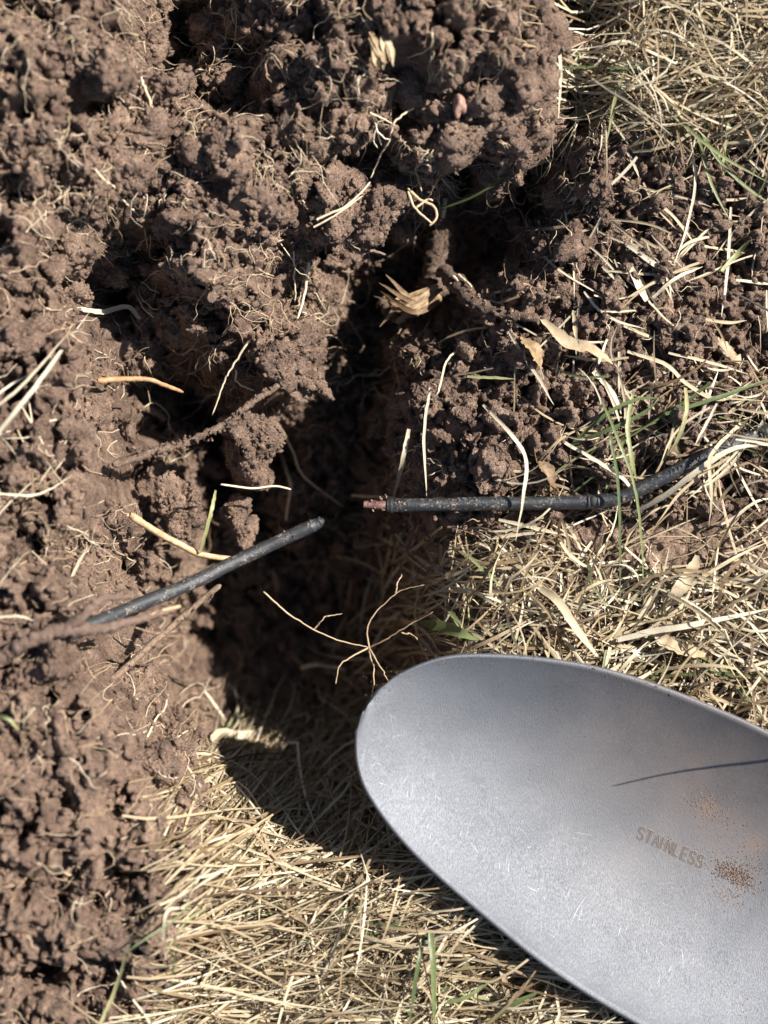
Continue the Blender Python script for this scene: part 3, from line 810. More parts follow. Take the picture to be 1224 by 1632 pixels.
# broken woody root in the gap
t = empty('woody_root', at(715, 470, z=-45)[0], 'broken brown woody root standing in the black gap', 'root')
shift(tube('stem', pathz((706, 290, -44), (706, 350, -43), (700, 420, -41), (692, 475, -38)), 4.2, 5.0, M_BROWN, tint=.5, k=50, m=12, jit=.25, parent=t, bumpy=.12), t)
shift(tube('broken_branch', pathz((692, 455, -40), (660, 480, -40), (630, 500, -40), (605, 478, -42)), 3.6, 1.2, M_BROWN, tint=.4, m=9, k=40, jit=.3, parent=t, bumpy=.25), t)
shift(tube('broken_branch', pathz((700, 470, -37), (665, 495, -36), (632, 515, -36)), 2.6, .9, M_LEAF, tint=.3, m=9, jit=.3, parent=t, bumpy=.25), t)
shift(tube('broken_branch', pathz((705, 430, -30), (735, 460, -18), (760, 486, -9), (800, 500, -4), (860, 508, -2)), 2.8, 1.1, M_BROWN, tint=.45, m=9, k=40, jit=.3, parent=t, bumpy=.25), t)
for j in range(12):
    e_ = rng.normal(0, 6, 6)
    shift(blade('torn_fibre', pathz((696 + e_[0], 462 + e_[1], -28), (655 + e_[2], 482 + e_[3], -24 + e_[3] * .3), (612 + e_[4] * 2, 488 + e_[5] * 3, -26)), 1.6, M_LEAF, None, None, tint=float(rng.uniform(-.15, .35)), parent=t, k=12, roll=rng.normal(0, .6)), t)
for (a, b) in (((722, 440), (756, 470)), ((730, 438), (752, 458)), ((718, 452), (748, 474))):
    shift(tube('splinter', pathz((a[0], a[1], -20), (b[0], b[1], -13)), .55, .25, M_ROOT, tint=.9, jit=.2, parent=t), t)
shift(tube('bark_strip', pathz((709, 305, -31), (708, 330, -30), (706, 348, -30)), .9, .6, M_ROOT, tint=.9, parent=t, bumpy=.25), t)
# left side roots
SRP = [(180, 742, 10), (250, 718, 4), (300, 705, 0), (360, 680, -4), (388, 650, -6), (452, 608, -12)]
cake_later = t
def cake(pts, r, n, root, spread=.7, big=.75):
    C = catmull(pts, 60)[rng.integers(4, 56, n)] + randdir(n) * r * rng.uniform(.6, 1.0 + spread, n)[:, None]
    V, F = merge(C, rng.uniform(.2, big, n), 1)
    o = obj('clinging_soil', mesh_data('clinging_soil', V, F, M_SOIL), root, kind='stuff')
    return shift(o, root) if root.location.length > 0 else o
cake(pathz((705, 430, -30), (735, 460, -18), (760, 486, -9), (800, 500, -4), (860, 508, -2)), 2.2, 60, cake_later, .3, .8)
cake(pathz((692, 455, -40), (660, 480, -40), (630, 500, -40), (605, 478, -42)), 2.4, 90, cake_later, .3, .8)
sr_ = tube('root', pathz(*SRP), 1.3, .8, M_BROWN, 'long soil-caked brown root slanting across the hole wall', 'root', None, .6, 60, 9, .28, .5)
cake(pathz(*SRP), 1.2, 110, sr_)
t = empty('rhizome', path((300, 870, 10))[0], 'orange rhizome with one green shoot above the short cable', 'rhizome')
shift(tube('stem', pathz((206, 820, 8), (262, 856, -4), (318, 884, -10), (392, 893, -16)), 1.15, .8, M_RUST, tint=.75, jit=.3, parent=t), t)
shift(blade('green_shoot', pathz((318, 882, -9), (330, 840, -4), (338, 808, -3), (344, 780, -8)), 1.2, M_GREEN, None, None, tint=.85, parent=t, tip=.5, roll=-.5), t)
tube('rhizome', pathz((155, 607, 14), (205, 604, 6), (240, 606, 2), (292, 625, -4)), .95, .6, M_RUST, 'short orange rhizome at the head of the hole wall', 'rhizome', None, .45, 28, 7, .08, .25)
R_([(308, 560, 10), (300, 600, 12), (286, 655, 11)], .8, .5, M_BROWN, 'reddish root hanging straight down from the upper left bank', .3, .25)
R_([(232, 648, 10), (262, 668, 11)], 1.3, 1.0, M_BROWN, 'stubby brown root piece on the hole wall under the orange rhizome', .9, .1)
tube('root', pathz((395, 545, 6), (375, 580, 4), (352, 620, 2), (338, 662, 0)), .35, .2, M_ROOT, 'thin pale root dangling in front of the hole wall', 'root', None, .8, 28, 6, .08, .6)
R_([(376, 590, 14), (382, 612, 16), (405, 622, 16)], .35, .25, M_ROOT, 'short side root curling right on the hole wall', .85, .4)
tube('straw', pathz((352, 772, -4), (400, 778, -10), (440, 775, -13), (464, 780, -14)), .36, .3, M_ROOT, 'level pale straw over the hole left of centre', 'straw', None, .8, 20, 6, .06, .15)
R_([(440, 672, 12), (462, 712, 22), (482, 760, 24), (548, 808, 22)], .45, .3, M_ROOT, 'bowed pale root spanning the dark hole', .7, .3)
R_([(448, 722, 18), (462, 775, 22), (456, 830, 20)], .7, .45, M_ROOT, 'bent straw standing above the short cable', .7, .3, 'straw', 'straw')
# foreground roots close to the lens
t = empty('thick_root', at(60, 1030, z=62)[0], 'thick reddish brown forked root out of focus over the left heap', 'root')
shift(tube('stem', pathz((-40, 1062, 42), (20, 1036, 46), (80, 1010, 48), (150, 1008, 46), (215, 992, 42), (285, 968, 36)), 2.4, .8, M_REDROOT, tint=.55, m=10, k=60, jit=.5, parent=t, bumpy=.2), t)
shift(tube('fork', pathz((95, 1008, 48), (140, 975, 50), (165, 958, 48), (215, 950, 44)), 1.6, .8, M_REDROOT, tint=.5, m=10, jit=.4, parent=t, bumpy=.2), t)
shift(tube('pale_tip', pathz((205, 995, 43), (240, 978, 40), (288, 966, 36.5)), 1.0, .5, M_RUST, tint=.6, m=8, parent=t, jit=.2), t)
cake(pathz((-40, 1062, 42), (20, 1036, 46), (80, 1010, 48), (150, 1008, 46), (215, 992, 42)), 2.2, 50, t, .15, .5)
t = empty('twig', at(300, 985, z=-8)[0], 'tan twig crossing under the short cable end to end', 'twig')
shift(tube('stem', pathz((175, 1086, 6), (235, 1036, 0), (272, 1004, -4), (318, 965, -6), (352, 932, -6)), 1.05, .8, M_BROWN, tint=.9, m=8, k=36, jit=.4, parent=t), t)
shift(tube('side_shoot', pathz((272, 1004, -4), (245, 1010, -2), (215, 1000, 2)), .6, .4, M_BROWN, tint=.8, parent=t, jit=.3), t)
cake(pathz((175, 1086, 6), (235, 1036, 0), (272, 1004, -4), (318, 965, -6), (352, 932, -6)), .9, 50, t, .4, .45)
R_([(175, 1050, 8), (240, 1066, 14), (300, 1086, 18), (356, 1082, 18)], .55, .3, M_BROWN, 'dark bristly root over the lower left of the hole', .6, .6, bumpy=.3)
R_([(232, 1180, 8), (246, 1150, 14), (262, 1128, 16), (268, 1106, 16)], .4, .25, M_ROOT, 'small forked pale root at the foot of the left heap', .9, .4)
R_([(254, 1194, 8), (278, 1180, 14), (300, 1164, 14)], .3, .22, M_ROOT, 'tiny branched rootlet right of the small forked root', .9, .3)
# pale roots in the dark lower hole
t = empty('white_root', at(588, 1030, z=-20)[0], 'branching white root spread over the darkest part of the hole', 'root')
for pts in ([(420, 943, -14), (468, 985, -16), (535, 1018, -18), (588, 1032, -20)], [(588, 1032, -20), (588, 990, -16), (630, 945, -12), (676, 932, -8)], [(588, 1032, -20), (640, 1008, -12), (690, 975, -6)],
            [(588, 1032, -20), (594, 1070, -14), (592, 1120, -6)], [(588, 1032, -20), (545, 1055, -18), (535, 1090, -18)], [(588, 1032, -20), (610, 1070, -12), (622, 1090, -6)], [(500, 1003, -17), (520, 985, -15), (545, 978, -14)], [(630, 945, -12), (640, 915, -10)], [(640, 1008, -12), (665, 1020, -9)]):
    shift(tube('branch', pathz(*pts), .28, .13, M_ROOT, tint=.55, m=6, jit=.35, parent=t), t)
R_([(480, 1066, 14), (500, 1060, 16), (530, 1062, 16), (550, 1068, 15)], .8, .5, M_ROOT, 'knobbly pale root tip in the dark lower hole', .8, .3, bumpy=.25)
# straws on the left heap
def S_(pts, w, label, tint=.9, mat=None, z=False, name='straw', cat='straw', **kw):
    return blade(name, pathz(*pts) if z else path(*pts), w, mat or M_STRAW, label, cat, None, tint, **kw)
S_([(-20, 712, 12), (60, 612, 14), (142, 498, 16)], 1.15, 'longest pale stem leaning across the left edge of the heap', 1.0, roll=.1)
S_([(-20, 660, 14), (40, 610, 16), (112, 528, 18)], .7, 'second thinner stem beside the longest pale stem', .85)
S_([(-20, 640, 10), (20, 612, 12), (46, 598, 10)], .6, 'short white straw above the pair of pale stems', 1.0)
S_([(-10, 786, 6), (60, 788, 7), (116, 758, 6)], .55, 'curved pale straw on the middle of the left heap', .9)
S_([(106, 945, 6), (122, 905, 8), (140, 872, 7)], .9, 'short bright straw standing in the crack of the left heap', .95)
S_([(-10, 985, 6), (30, 982, 7), (55, 990, 5)], .6, 'flat straw at the left edge above the thick root', .8)
S_([(130, 494, 12), (165, 498, 15), (202, 490, 15), (222, 509, 12)], 1.9, 'white curved stolon bridging the black crevice of the left heap', 1.0, name='stolon', cat='stolon', tip=.7, roll=.5)
S_([(-10, 1140, 6), (14, 1146, 7), (30, 1164, 5)], 1.0, 'yellow blade at the left edge below the thick root', .85, M_GREEN, name='grass_strand', cat='grass blade')
# right side straws and blades
S_([(686, 618, 14), (676, 690, 16), (680, 790, 14)], .85, 'long upright straw ending behind the longer cable', .95)
S_([(652, 684, 18), (640, 740, 22), (622, 812, 18)], 1.3, 'short stiff straw leaning over the cut end of the longer cable', .9)
S_([(735, 555, 5), (712, 575, 12), (700, 620, 14), (690, 640, 10)], .6, 'fine straw hooked on the hole rim', .8)
S_([(770, 645, 4), (812, 690, 8), (838, 730, 12), (834, 792, 15), (822, 862, 8)], 1.1, 'long bent straw crossing over the middle of the longer cable', .95)
S_([(744, 600, 6), (822, 604, 6)], .9, 'short white-green straw lying level on the hole slope', .9, M_GREEN)
S_([(560, 790, 34), (600, 792, 36), (640, 795, 34)], .9, 'straw lying against the cut end of the longer cable', .85)
S_([(640, 300, 6), (700, 330, 40), (780, 300, 40), (830, 258, 12)], .7, 'green blade reaching into the black gap from the lawn', .35, M_GREEN, name='grass_strand', cat='grass blade')
S_([(862, 408, 3), (858, 350, 4), (866, 405, 4), (905, 440, 4), (990, 488, 3)], .8, 'long looping root over the soil left of the bare patch', .9)
S_([(1100, 220, 5), (1108, 290, 4), (1095, 360, 4), (1075, 420, 4)], .8, 'long drooping pale blade across the upper bare soil', .95)
S_([(1165, 330, 4), (1160, 420, 5), (1150, 505, 4)], .9, 'long straight pale straw on the bare soil near the frame edge', .95)
S_([(1000, 390, 4), (1040, 420, 5), (1075, 445, 4)], 1.5, 'wide pale straw in the middle of the bare soil', .95)
S_([(1005, 425, 5), (1020, 460, 5), (1030, 480, 5)], 2.2, 'broad pale flake pointing down on the bare soil', .95, tip=.7)
S_([(1040, 475, 5), (1075, 445, 6), (1120, 425, 5)], 1.0, 'straw crossing the wide pale straw on the bare soil', .9)
S_([(1150, 432, 5), (1175, 405, 6), (1196, 382, 5)], 1.4, 'greenish wide flake at the right of the bare soil', .8, M_GREEN)
S_([(860, 505, 4), (905, 545, 6), (940, 556, 7), (978, 580, 5)], 3.4, 'pale lens-shaped dead leaf on the bare soil', .75, M_LEAF, name='dead_leaf', cat='leaf', tip=.1, root=.25)
S_([(835, 540, 3), (850, 560, 5), (862, 585, 4)], 5.0, 'crumpled brown leaf left of the lens-shaped dead leaf', .35, M_LEAF, name='dead_leaf', cat='leaf', tip=.4, root=.5, roll=.6)
S_([(862, 735, 4), (874, 760, 7), (880, 785, 5)], 4.2, 'curled brown leaf scrap just above the longer cable', .12, M_LEAF, name='dead_leaf', cat='leaf', tip=.4, root=.5, roll=.7, fold=.3)
S_([(1000, 560, 3), (1060, 580, 5), (1095, 612, 6), (1150, 638, 6), (1200, 606, 6)], 1.2, 'bent tan straw above the green blades at right', .75)
S_([(945, 592, 4), (975, 625, 6), (990, 660, 7)], 1.3, 'pale straw tip left of the upright green blades', .95)
S_([(960, 640, 8), (985, 700, 14), (1010, 770, 16), (1022, 860, 12), (1026, 960, 6)], .85, 'tall green blade bending over the bend of the cable', .62, M_GREEN, name='grass_strand', cat='grass blade', k=26)
S_([(975, 690, 12), (974, 705, 14), (984, 760, 16), (988, 860, 14), (988, 985, 6)], .9, 'upright bluish green blade crossing the cable at the nick', .35, M_GREEN, name='grass_strand', cat='grass blade', k=26)
S_([(1008, 630, 10), (1000, 680, 12), (1008, 740, 12), (1015, 765, 6)], 1.2, 'pale green blade standing right above the cable bend', .75, M_GREEN, name='grass_strand', cat='grass blade')
S_([(915, 705, 5), (960, 665, 9), (1010, 638, 11), (1055, 634, 9)], 1.1, 'upper arched green blade left of the cable bend', .5, M_GREEN, name='grass_strand', cat='grass blade')
S_([(912, 708, 5), (970, 685, 9), (1020, 662, 10), (1052, 636, 9)], 1.1, 'lower arched green blade left of the cable bend', .45, M_GREEN, name='grass_strand', cat='grass blade')
S_([(1060, 660, 8), (1130, 638, 10), (1240, 600, 9)], 1.2, 'long green blade running to the right edge over the cable', .5, M_GREEN, name='grass_strand', cat='grass blade')
S_([(1092, 618, 8), (1094, 655, 10), (1080, 700, 9), (1052, 742, 6)], 1.2, 'yellow bent blade above the toothed part of the cable', .97, M_GREEN, name='grass_strand', cat='grass blade')
S_([(1180, 675, 8), (1140, 715, 13), (1130, 740, 14), (1134, 790, 12), (1130, 840, 6)], 1.1, 'folded straw looped over the cable near the frame edge', .7)
S_([(1010, 818, 4), (1060, 790, 8), (1110, 752, 12), (1170, 715, 13), (1240, 708, 10)], 1.6, 'long pale blade lying along the under side of the cable', .95)
S_([(900, 705, 4), (960, 740, 8), (1000, 770, 9), (1012, 800, 6)], 1.1, 'white-green straw slanting down to the cable bend', .95)
S_([(1145, 838, 4), (1170, 825, 5), (1205, 800, 5), (1240, 792, 4)], .9, 'kinked straw below the cable by the frame edge', .9)
S_([(1060, 966, 8), (1080, 945, 11), (1100, 915, 11), (1112, 885, 9)], 4.0, 'broad pale papery leaf under the upright green blades', .9, M_LEAF, name='dead_leaf', cat='leaf', tip=.3, root=.4, roll=.4)
S_([(1040, 1006, 8), (1075, 1030, 10), (1125, 1046, 9)], 3.8, 'tan papery leaf just above the trowel rim', .7, M_LEAF, name='dead_leaf', cat='leaf', tip=.3, root=.5)
S_([(862, 938, 9), (890, 960, 12), (920, 1005, 12), (952, 1046, 9)], 2.4, 'long tan blade pointing down to the trowel rim', .7, M_STRAW, tip=.3)
S_([(1240, 930, 10), (1160, 966, 12), (1110, 1010, 12), (1076, 1052, 9)], .8, 'dark brown stem slanting to the right edge above the trowel', .05)
S_([(985, 1020, 9), (1040, 1006, 11), (1110, 995, 12), (1240, 968, 10)], 1.8, 'long pale blade lying level above the trowel', .95)
S_([(664, 992, 10), (700, 998, 14), (730, 1008, 14), (764, 1020, 11)], 3.4, 'pointed green leaf at the hole edge above the trowel tip', .6, M_GREEN, name='green_leaf', cat='leaf', tip=.2, root=.15)
S_([(712, 966, 10), (728, 990, 13), (742, 1012, 11)], 1.5, 'narrow green leaf crossing the pointed green leaf', .7, M_GREEN, name='green_leaf', cat='leaf', tip=.2, root=.3)
S_([(664, 1010, 10), (680, 1030, 13), (692, 1048, 13)], 1.2, 'straw stub touching the upper rim of the trowel tip', .95)
# bottom straws
S_([(466, 1346, 8), (515, 1295, 14), (548, 1262, 18), (561, 1236, 18)], .9, 'single sunlit straw arching up in the trowel shadow', .85)
S_([(686, 1482, 16), (690, 1540, 18), (692, 1640, 14)], 1.7, 'thick upright green stem left of the trowel at the bottom', .55, M_GREEN, name='grass_strand', cat='grass blade')
S_([(676, 1490, 14), (664, 1550, 16), (650, 1640, 12)], 1.2, 'darker green blade beside the thick green stem', .35, M_GREEN, name='grass_strand', cat='grass blade')
S_([(702, 1598, 13), (742, 1590, 16), (792, 1556, 16)], 1.2, 'curved green blade below the trowel edge', .6, M_GREEN, name='grass_strand', cat='grass blade')
S_([(775, 1632, 13), (820, 1600, 16), (862, 1580, 16)], 1.4, 'dark green blade close under the trowel edge at the bottom', .35, M_GREEN, name='grass_strand', cat='grass blade')
S_([(786, 1484, 8), (800, 1545, 12), (818, 1640, 12)], 1.8, 'flat brown stalk running out from under the trowel', .3)
S_([(335, 1178, 6), (352, 1168, 10), (385, 1172, 11), (408, 1166, 10)], 2.8, 'pale bent blade hanging at the top of the shaded slope', .85, tip=.4)
S_([(360, 1160, 6), (385, 1142, 9), (440, 1130, 9)], 1.8, 'green blade in the shade on the hole slope', .5, M_GREEN, name='grass_strand', cat='grass blade')
S_([(326, 1100, 26), (345, 1126, 26), (360, 1148, 20)], .9, 'short lit straw sticking out over the lower hole', .9)
S_([(265, 1530, 8), (262, 1480, 12), (270, 1450, 12), (305, 1448, 9)], .9, 'bent straw hooked onto the foot of the left heap', .85)
S_([(160, 1632, 6), (185, 1575, 8), (212, 1490, 8)], 1.1, 'yellowish stem lying on the lower left heap', .95, M_GREEN, name='straw')
S_([(880, 40, 14), (893, 95, 16), (890, 190, 10)], 1.0, 'upper pale blade hanging in the dark gap beside the sod bank', .95)
S_([(960, 50, 10), (915, 100, 14), (900, 160, 12), (905, 180, 10)], .9, 'green bent blade over the dark gap beside the sod bank', .7, M_GREEN, name='grass_strand', cat='grass blade')
S_([(905, 190, 6), (950, 165, 9), (985, 170, 9)], 2.6, 'wide pale flake at the corner of the upper right lawn', 1.0, tip=.3)
# wood chip and pebble on the sod bank
def chip(name, u, v, off, L_, w, th, ang, mat, label, cat, tint):
    k = 15; t_ = np.linspace(-1, 1, k)
    c = at(u, v, off)[0]
    V, F = [], []
    for i in range(k):
        ww = w * (1 - 0.5 * abs(t_[i]) ** 3) * rng.uniform(.6, 1.2)
        for (a, b) in ((-1, .1), (-.5, 1), (.4, .8), (1, 0), (.4, -.8), (-.6, -.7)):
            V.append((t_[i] * L_ / 2 + rng.normal(0, .25), a * ww / 2 + rng.normal(0, .15), b * th / 2 + 0.9 * math.sin(t_[i] * 2) + rng.normal(0, .1)))
    V = np.array(V); ca, sa = math.cos(ang), math.sin(ang)
    V = np.c_[V[:, 0] * ca - V[:, 1] * sa, V[:, 0] * sa + V[:, 1] * ca, V[:, 2]] + c
    for i in range(k - 1):
        for j in range(6): F.append((i * 6 + j, i * 6 + (j + 1) % 6, (i + 1) * 6 + (j + 1) % 6, (i + 1) * 6 + j))
    e = (k - 1) * 6
    F += [(0, 5, 4, 3), (0, 3, 2, 1), (e, e + 1, e + 2, e + 3), (e, e + 3, e + 4, e + 5)]
    return obj(name, mesh_data(name, V, np.array(F), mat, tint=np.clip(tint + rng.normal(0, .25, len(V)), 0, 1), smooth=False), None, label, cat)
t = empty('wood_chip', path((608, 80, 4))[0], 'frayed tan wood chip stuck in the sod bank near the top', 'wood chip')
for j in range(9):
    e_ = rng.normal(0, 5, 6)
    shift(blade('splinter', pathz((590 + 3 * j + e_[0], 58 + e_[1], 34), (596 + 3.4 * j + e_[2], 84 + e_[3], 36), (600 + 4.4 * j + e_[4], 104 + e_[5] * 1.6, 33)), 1.5, M_LEAF, None, None, tint=float(rng.uniform(.15, .95)), parent=t, k=10, roll=rng.normal(0, .4)), t)
chip('wood_chip', 1160, 560, 3, 10, 4, .8, math.radians(-50), M_LEAF, 'tan bark flake lying in the bare soil above the green blades', 'bark', .8)
chip('wood_chip', 205, 325, 4, 11, 2.4, 1.8, math.radians(80), M_BROWN, 'dark charred twig piece on the upper left bank', 'twig', .0)
m_peb = soil_mat('pebble_pink', (0.26, 0.15, 0.11), (0.36, 0.22, 0.17), 0.25)
pb = mesh_data('pebble', clod_shape(2, .35) * np.array([2.2, 4.0, 2.0]), ICO[2][1], m_peb)
for (u, v, off, rz, sc_, lab) in ((733, 172, 9, .2, 1.1, 'smooth reddish pebble set in the sod bank'), (695, 465, 24, 1.0, .55, 'small tan seed-like pebble beside the woody root'), (1078, 800, 4, .5, .45, 'tiny pinkish stone in the soil below the cable')):
    o = obj('pebble', pb, None, lab, 'pebble'); o.location = (at(u, v, z=22.5)[0] if v == 172 else at(u, v, off)[0]) * MM; o.rotation_euler = (0.3, 0.2, rz); o.scale = (sc_,) * 3

# ------------------------------------------------------------------ the two black cable ends
def cable_mat(name, base, dusty):
    m, nt, p = new_mat(name); L = nt.links
    g = N(nt, 'ShaderNodeNewGeometry')
    n1 = N(nt, 'ShaderNodeTexNoise', i_Scale=260.0, i_Detail=6.0, i_Roughness=0.75)
    n2 = N(nt, 'ShaderNodeTexNoise', i_Scale=1600.0, i_Detail=4.0, i_Roughness=0.7)
    L.new(g.outputs['Position'], n1.inputs['Vector']); L.new(g.outputs['Position'], n2.inputs['Vector'])
    mu = N(nt, 'ShaderNodeMath', operation='MULTIPLY'); L.new(n1.outputs[0], mu.inputs[0]); L.new(n2.outputs[0], mu.inputs[1])
    r = ramp(nt, [(dusty, (0, 0, 0)), (dusty + .09, (1, 1, 1))]); L.new(mu.outputs[0], r.inputs[0])
    mx = N(nt, 'ShaderNodeMix', data_type='RGBA'); L.new(r.outputs[0], mx.inputs['Factor'])
    mx.inputs[6].default_value = (*base, 1); mx.inputs[7].default_value = (0.24, 0.20, 0.165, 1)
    L.new(mx.outputs[2], p.inputs['Base Color'])
    rr = N(nt, 'ShaderNodeMath', operation='MULTIPLY_ADD'); rr.inputs[1].default_value = .4; rr.inputs[2].default_value = .38
    L.new(r.outputs[0], rr.inputs[0]); L.new(rr.outputs[0], p.inputs['Roughness'])
    b = N(nt, 'ShaderNodeBump', i_Strength=.6, i_Distance=.0004); L.new(n2.outputs[0], b.inputs['Height']); L.new(b.outputs[0], p.inputs['Normal'])
    return m
M_CAB = cable_mat('cable_black', (0.022, 0.024, 0.027), 0.285)
M_CABD = cable_mat('cable_black_scuffed', (0.030, 0.032, 0.035), 0.285)
m, nt, p = new_mat('cable_core_red'); p.inputs['Base Color'].default_value = (0.10, 0.044, 0.036, 1); p.inputs['Roughness'].default_value = .6
M_CORE = m
m, nt, p = new_mat('cable_cut_dark'); p.inputs['Base Color'].default_value = (0.012, 0.012, 0.013, 1); p.inputs['Roughness'].default_value = .7
M_CUT = m

def cable(pts, r, mat, root, name='sheath', k=70, flat=1.0, seed=0):
    C = catmull(pts, k)
    s = np.linspace(0, 1, k)
    R = r * (1 + .03 * np.sin(s * 37) + .02 * rng.normal(size=k))
    V, F = tubes(C[None], R[None], 18, .008)
    return shift(obj(name, mesh_data(name, V, F, mat), root), root), C
tip = at(508, 832, z=-10)[0]
t = empty('black_cable', at(140, 998, z=2)[0], 'short scuffed black cable end pointing up right out of the left heap', 'cable')
lp = pathz((60, 1034, 34), (140, 998, 25), (215, 966, 12), (300, 932, 0), (380, 893, -8), (450, 860, -10), (500, 837, -10))
_, C = cable(lp, 1.95, M_CABD, t)
d = C[-1] - C[-2]; d /= np.linalg.norm(d)
# slanted, whittled cut: a tapering tongue at the end
V, F = tubes(catmull(np.array([C[-1] - d * .6, C[-1] + d * 1.2, C[-1] + d * 2.6 + [0, .5, .5]]), 10)[None], np.linspace(1.95, 1.25, 10)[None], 14, .04)
shift(obj('cut_tip', mesh_data('cut_tip', V, F, M_CABD), t), t)
V, F = tubes(np.array([C[-1] + d * 1.9 + [.2, .1, .5], C[-1] + d * 2.9 + [.2, .5, .7]])[None], np.array([[.75, .7]]), 10, .02)
shift(obj('core', mesh_data('core', V, F, M_CUT), t), t)
ci_ = rng.integers(6, 66, 70); aa_ = rng.normal(1.2, .7, 70); pp_ = np.cross(d, [0, 0, 1.0]); pp_ /= np.linalg.norm(pp_)
V, F = merge(C[ci_] + 1.95 * (np.cos(aa_)[:, None] * -pp_ + np.sin(aa_)[:, None] * np.array([0, 0, 1.0])), .12 + .3 * rng.random(70) ** 3, 1)
shift(obj('stuck_soil', mesh_data('stuck_soil', V, F, M_SOIL), t, kind='stuff'), t)

t = empty('black_cable', at(780, 805, z=-3)[0], 'longer black cable running right from the hole with a red cut core', 'cable')
rp = pathz((622, 806, -4), (680, 805, -3), (760, 803, -2), (850, 802, -1), (932, 800, 0), (985, 794, 1), (1030, 775, 2), (1090, 745, 3), (1150, 716, 3), (1240, 680, 1), (1330, 640, 0), (1460, 600, -6))
_, C = cable(rp, 1.98, M_CAB, t, k=110)
V, F = tubes(pathz((580, 804, -4.4), (596, 805, -4.2), (626, 806, -4))[None], np.array([[.9, 1.3, 1.4]]), 12, .12)
shift(obj('red_core', mesh_data('red_core', V, F, M_CORE), t, label='dull red cut core at the end of the cable'), t)
V, F = tubes(pathz((617, 806, -4), (621, 806, -4), (626, 806, -4))[None], np.array([[1.75, 2.2, 2.17]]), 18, .05)
shift(obj('sheath_edge', mesh_data('sheath_edge', V, F, M_CUT), t), t)
ci = np.argmin(np.abs(proj(C[:, 0], C[:, 1], C[:, 2])[0] - 945))
nv, nf = ICO[2]
for nm, off, sz, mt in (('nick', [-.4, .1, 1.55], [1.1, 1.5, .75], M_CUT), ('nick_lip', [1.1, .0, 1.5], [.55, 1.5, .85], M_CABD), ('nick_lip', [-1.7, 0, 1.45], [.35, 1.6, .85], M_CABD)):
    shift(obj(nm, mesh_data(nm, nv * np.array(sz) + C[ci] + np.array(off), nf, mt), t), t)
for j in range(9):                                          # a row of small teeth marks
    u0 = 1068 + j * 7.2
    i = np.argmin(np.abs(proj(C[:, 0], C[:, 1], C[:, 2])[0] - u0))
    dd = C[i + 1] - C[i - 1]; dd /= np.linalg.norm(dd); nn = np.array([-dd[1], dd[0], 0])
    c = C[i] + nn * .55 + np.array([0, 0, 1.98])
    V, F = tubes(np.stack([c - nn * .55 - dd * .2, c + np.array([0, 0, .1]), c + nn * .5 + dd * .2 - np.array([0, 0, .15])])[None], np.array([[.1, .2, .1]]), 6, .0)
    shift(obj('tooth_mark', mesh_data('tooth_mark', V, F, M_CABD), t), t)
V, F = merge(pathz(*([(628 + 4 * j, 803 + rng.normal(0, 4), -1.9) for j in range(16)] + [(588 + 2 * j, 806 + rng.normal(0, 7), -3.4) for j in range(16)])), rng.uniform(.2, .6, 32), 1)
shift(obj('stuck_soil', mesh_data('stuck_soil', V, F, M_DIRT), t, kind='stuff'), t)

# ------------------------------------------------------------------ the trowel
# rounded rim: pull the lower skin in a little and bulge a mid ring
b = np.arange(nS * nT).reshape(nS, nT)
Ft = np.stack([b[:-1, :-1], b[:-1, 1:], b[1:, 1:], b[1:, :-1]], -1).reshape(-1, 4)
Fb = Ft[:, ::-1] + nS * nT
loop = np.concatenate([b[1:, 0][::-1], b[0, :1], b[1:, -1]])
pts_t = TV.reshape(-1, 3)[loop]; pts_b = BV.reshape(-1, 3)[loop]
cen = TV.reshape(-1, 3).mean(0)
outw = pts_t - cen; outw[:, 2] = 0; outw /= np.linalg.norm(outw, axis=1)[:, None]
mid_ring = (pts_t + pts_b) / 2 + outw * 0.35
base = 2 * nS * nT; n = len(loop); ri = base + np.arange(n)
Fr = np.vstack([np.stack([loop[:-1], ri[:-1], ri[1:], loop[1:]], -1), np.stack([ri[:-1], loop[:-1] + nS * nT, loop[1:] + nS * nT, ri[1:]], -1)])

m, nt, p = new_mat('stainless_steel'); L = nt.links
g = N(nt, 'ShaderNodeNewGeometry')
ax_ang = math.atan2(-AX[1], AX[0])
def scratch(rot, sx, sy, det=3.0):
    mp = N(nt, 'ShaderNodeMapping'); mp.inputs['Rotation'].default_value = (0, 0, rot); mp.inputs['Scale'].default_value = (sx, sy, 300)
    L.new(g.outputs['Position'], mp.inputs['Vector'])
    t_ = N(nt, 'ShaderNodeTexNoise', i_Scale=1.0, i_Detail=det, i_Roughness=.6); L.new(mp.outputs[0], t_.inputs['Vector']); return t_
s1 = scratch(math.radians(12), 5200, 1300); s2 = scratch(math.radians(-55), 5200, 1200); s3 = scratch(math.radians(70), 5200, 1400)
ad = N(nt, 'ShaderNodeMath', operation='ADD'); L.new(s1.outputs[0], ad.inputs[0]); L.new(s2.outputs[0], ad.inputs[1])
ad2 = N(nt, 'ShaderNodeMath', operation='ADD'); L.new(ad.outputs[0], ad2.inputs[0]); L.new(s3.outputs[0], ad2.inputs[1])
big = N(nt, 'ShaderNodeTexNoise', i_Scale=38.0, i_Detail=5.0, i_Roughness=.6); L.new(g.outputs['Position'], big.inputs['Vector'])
fine = N(nt, 'ShaderNodeTexNoise', i_Scale=900.0, i_Detail=4.0, i_Roughness=.7); L.new(g.outputs['Position'], fine.inputs['Vector'])
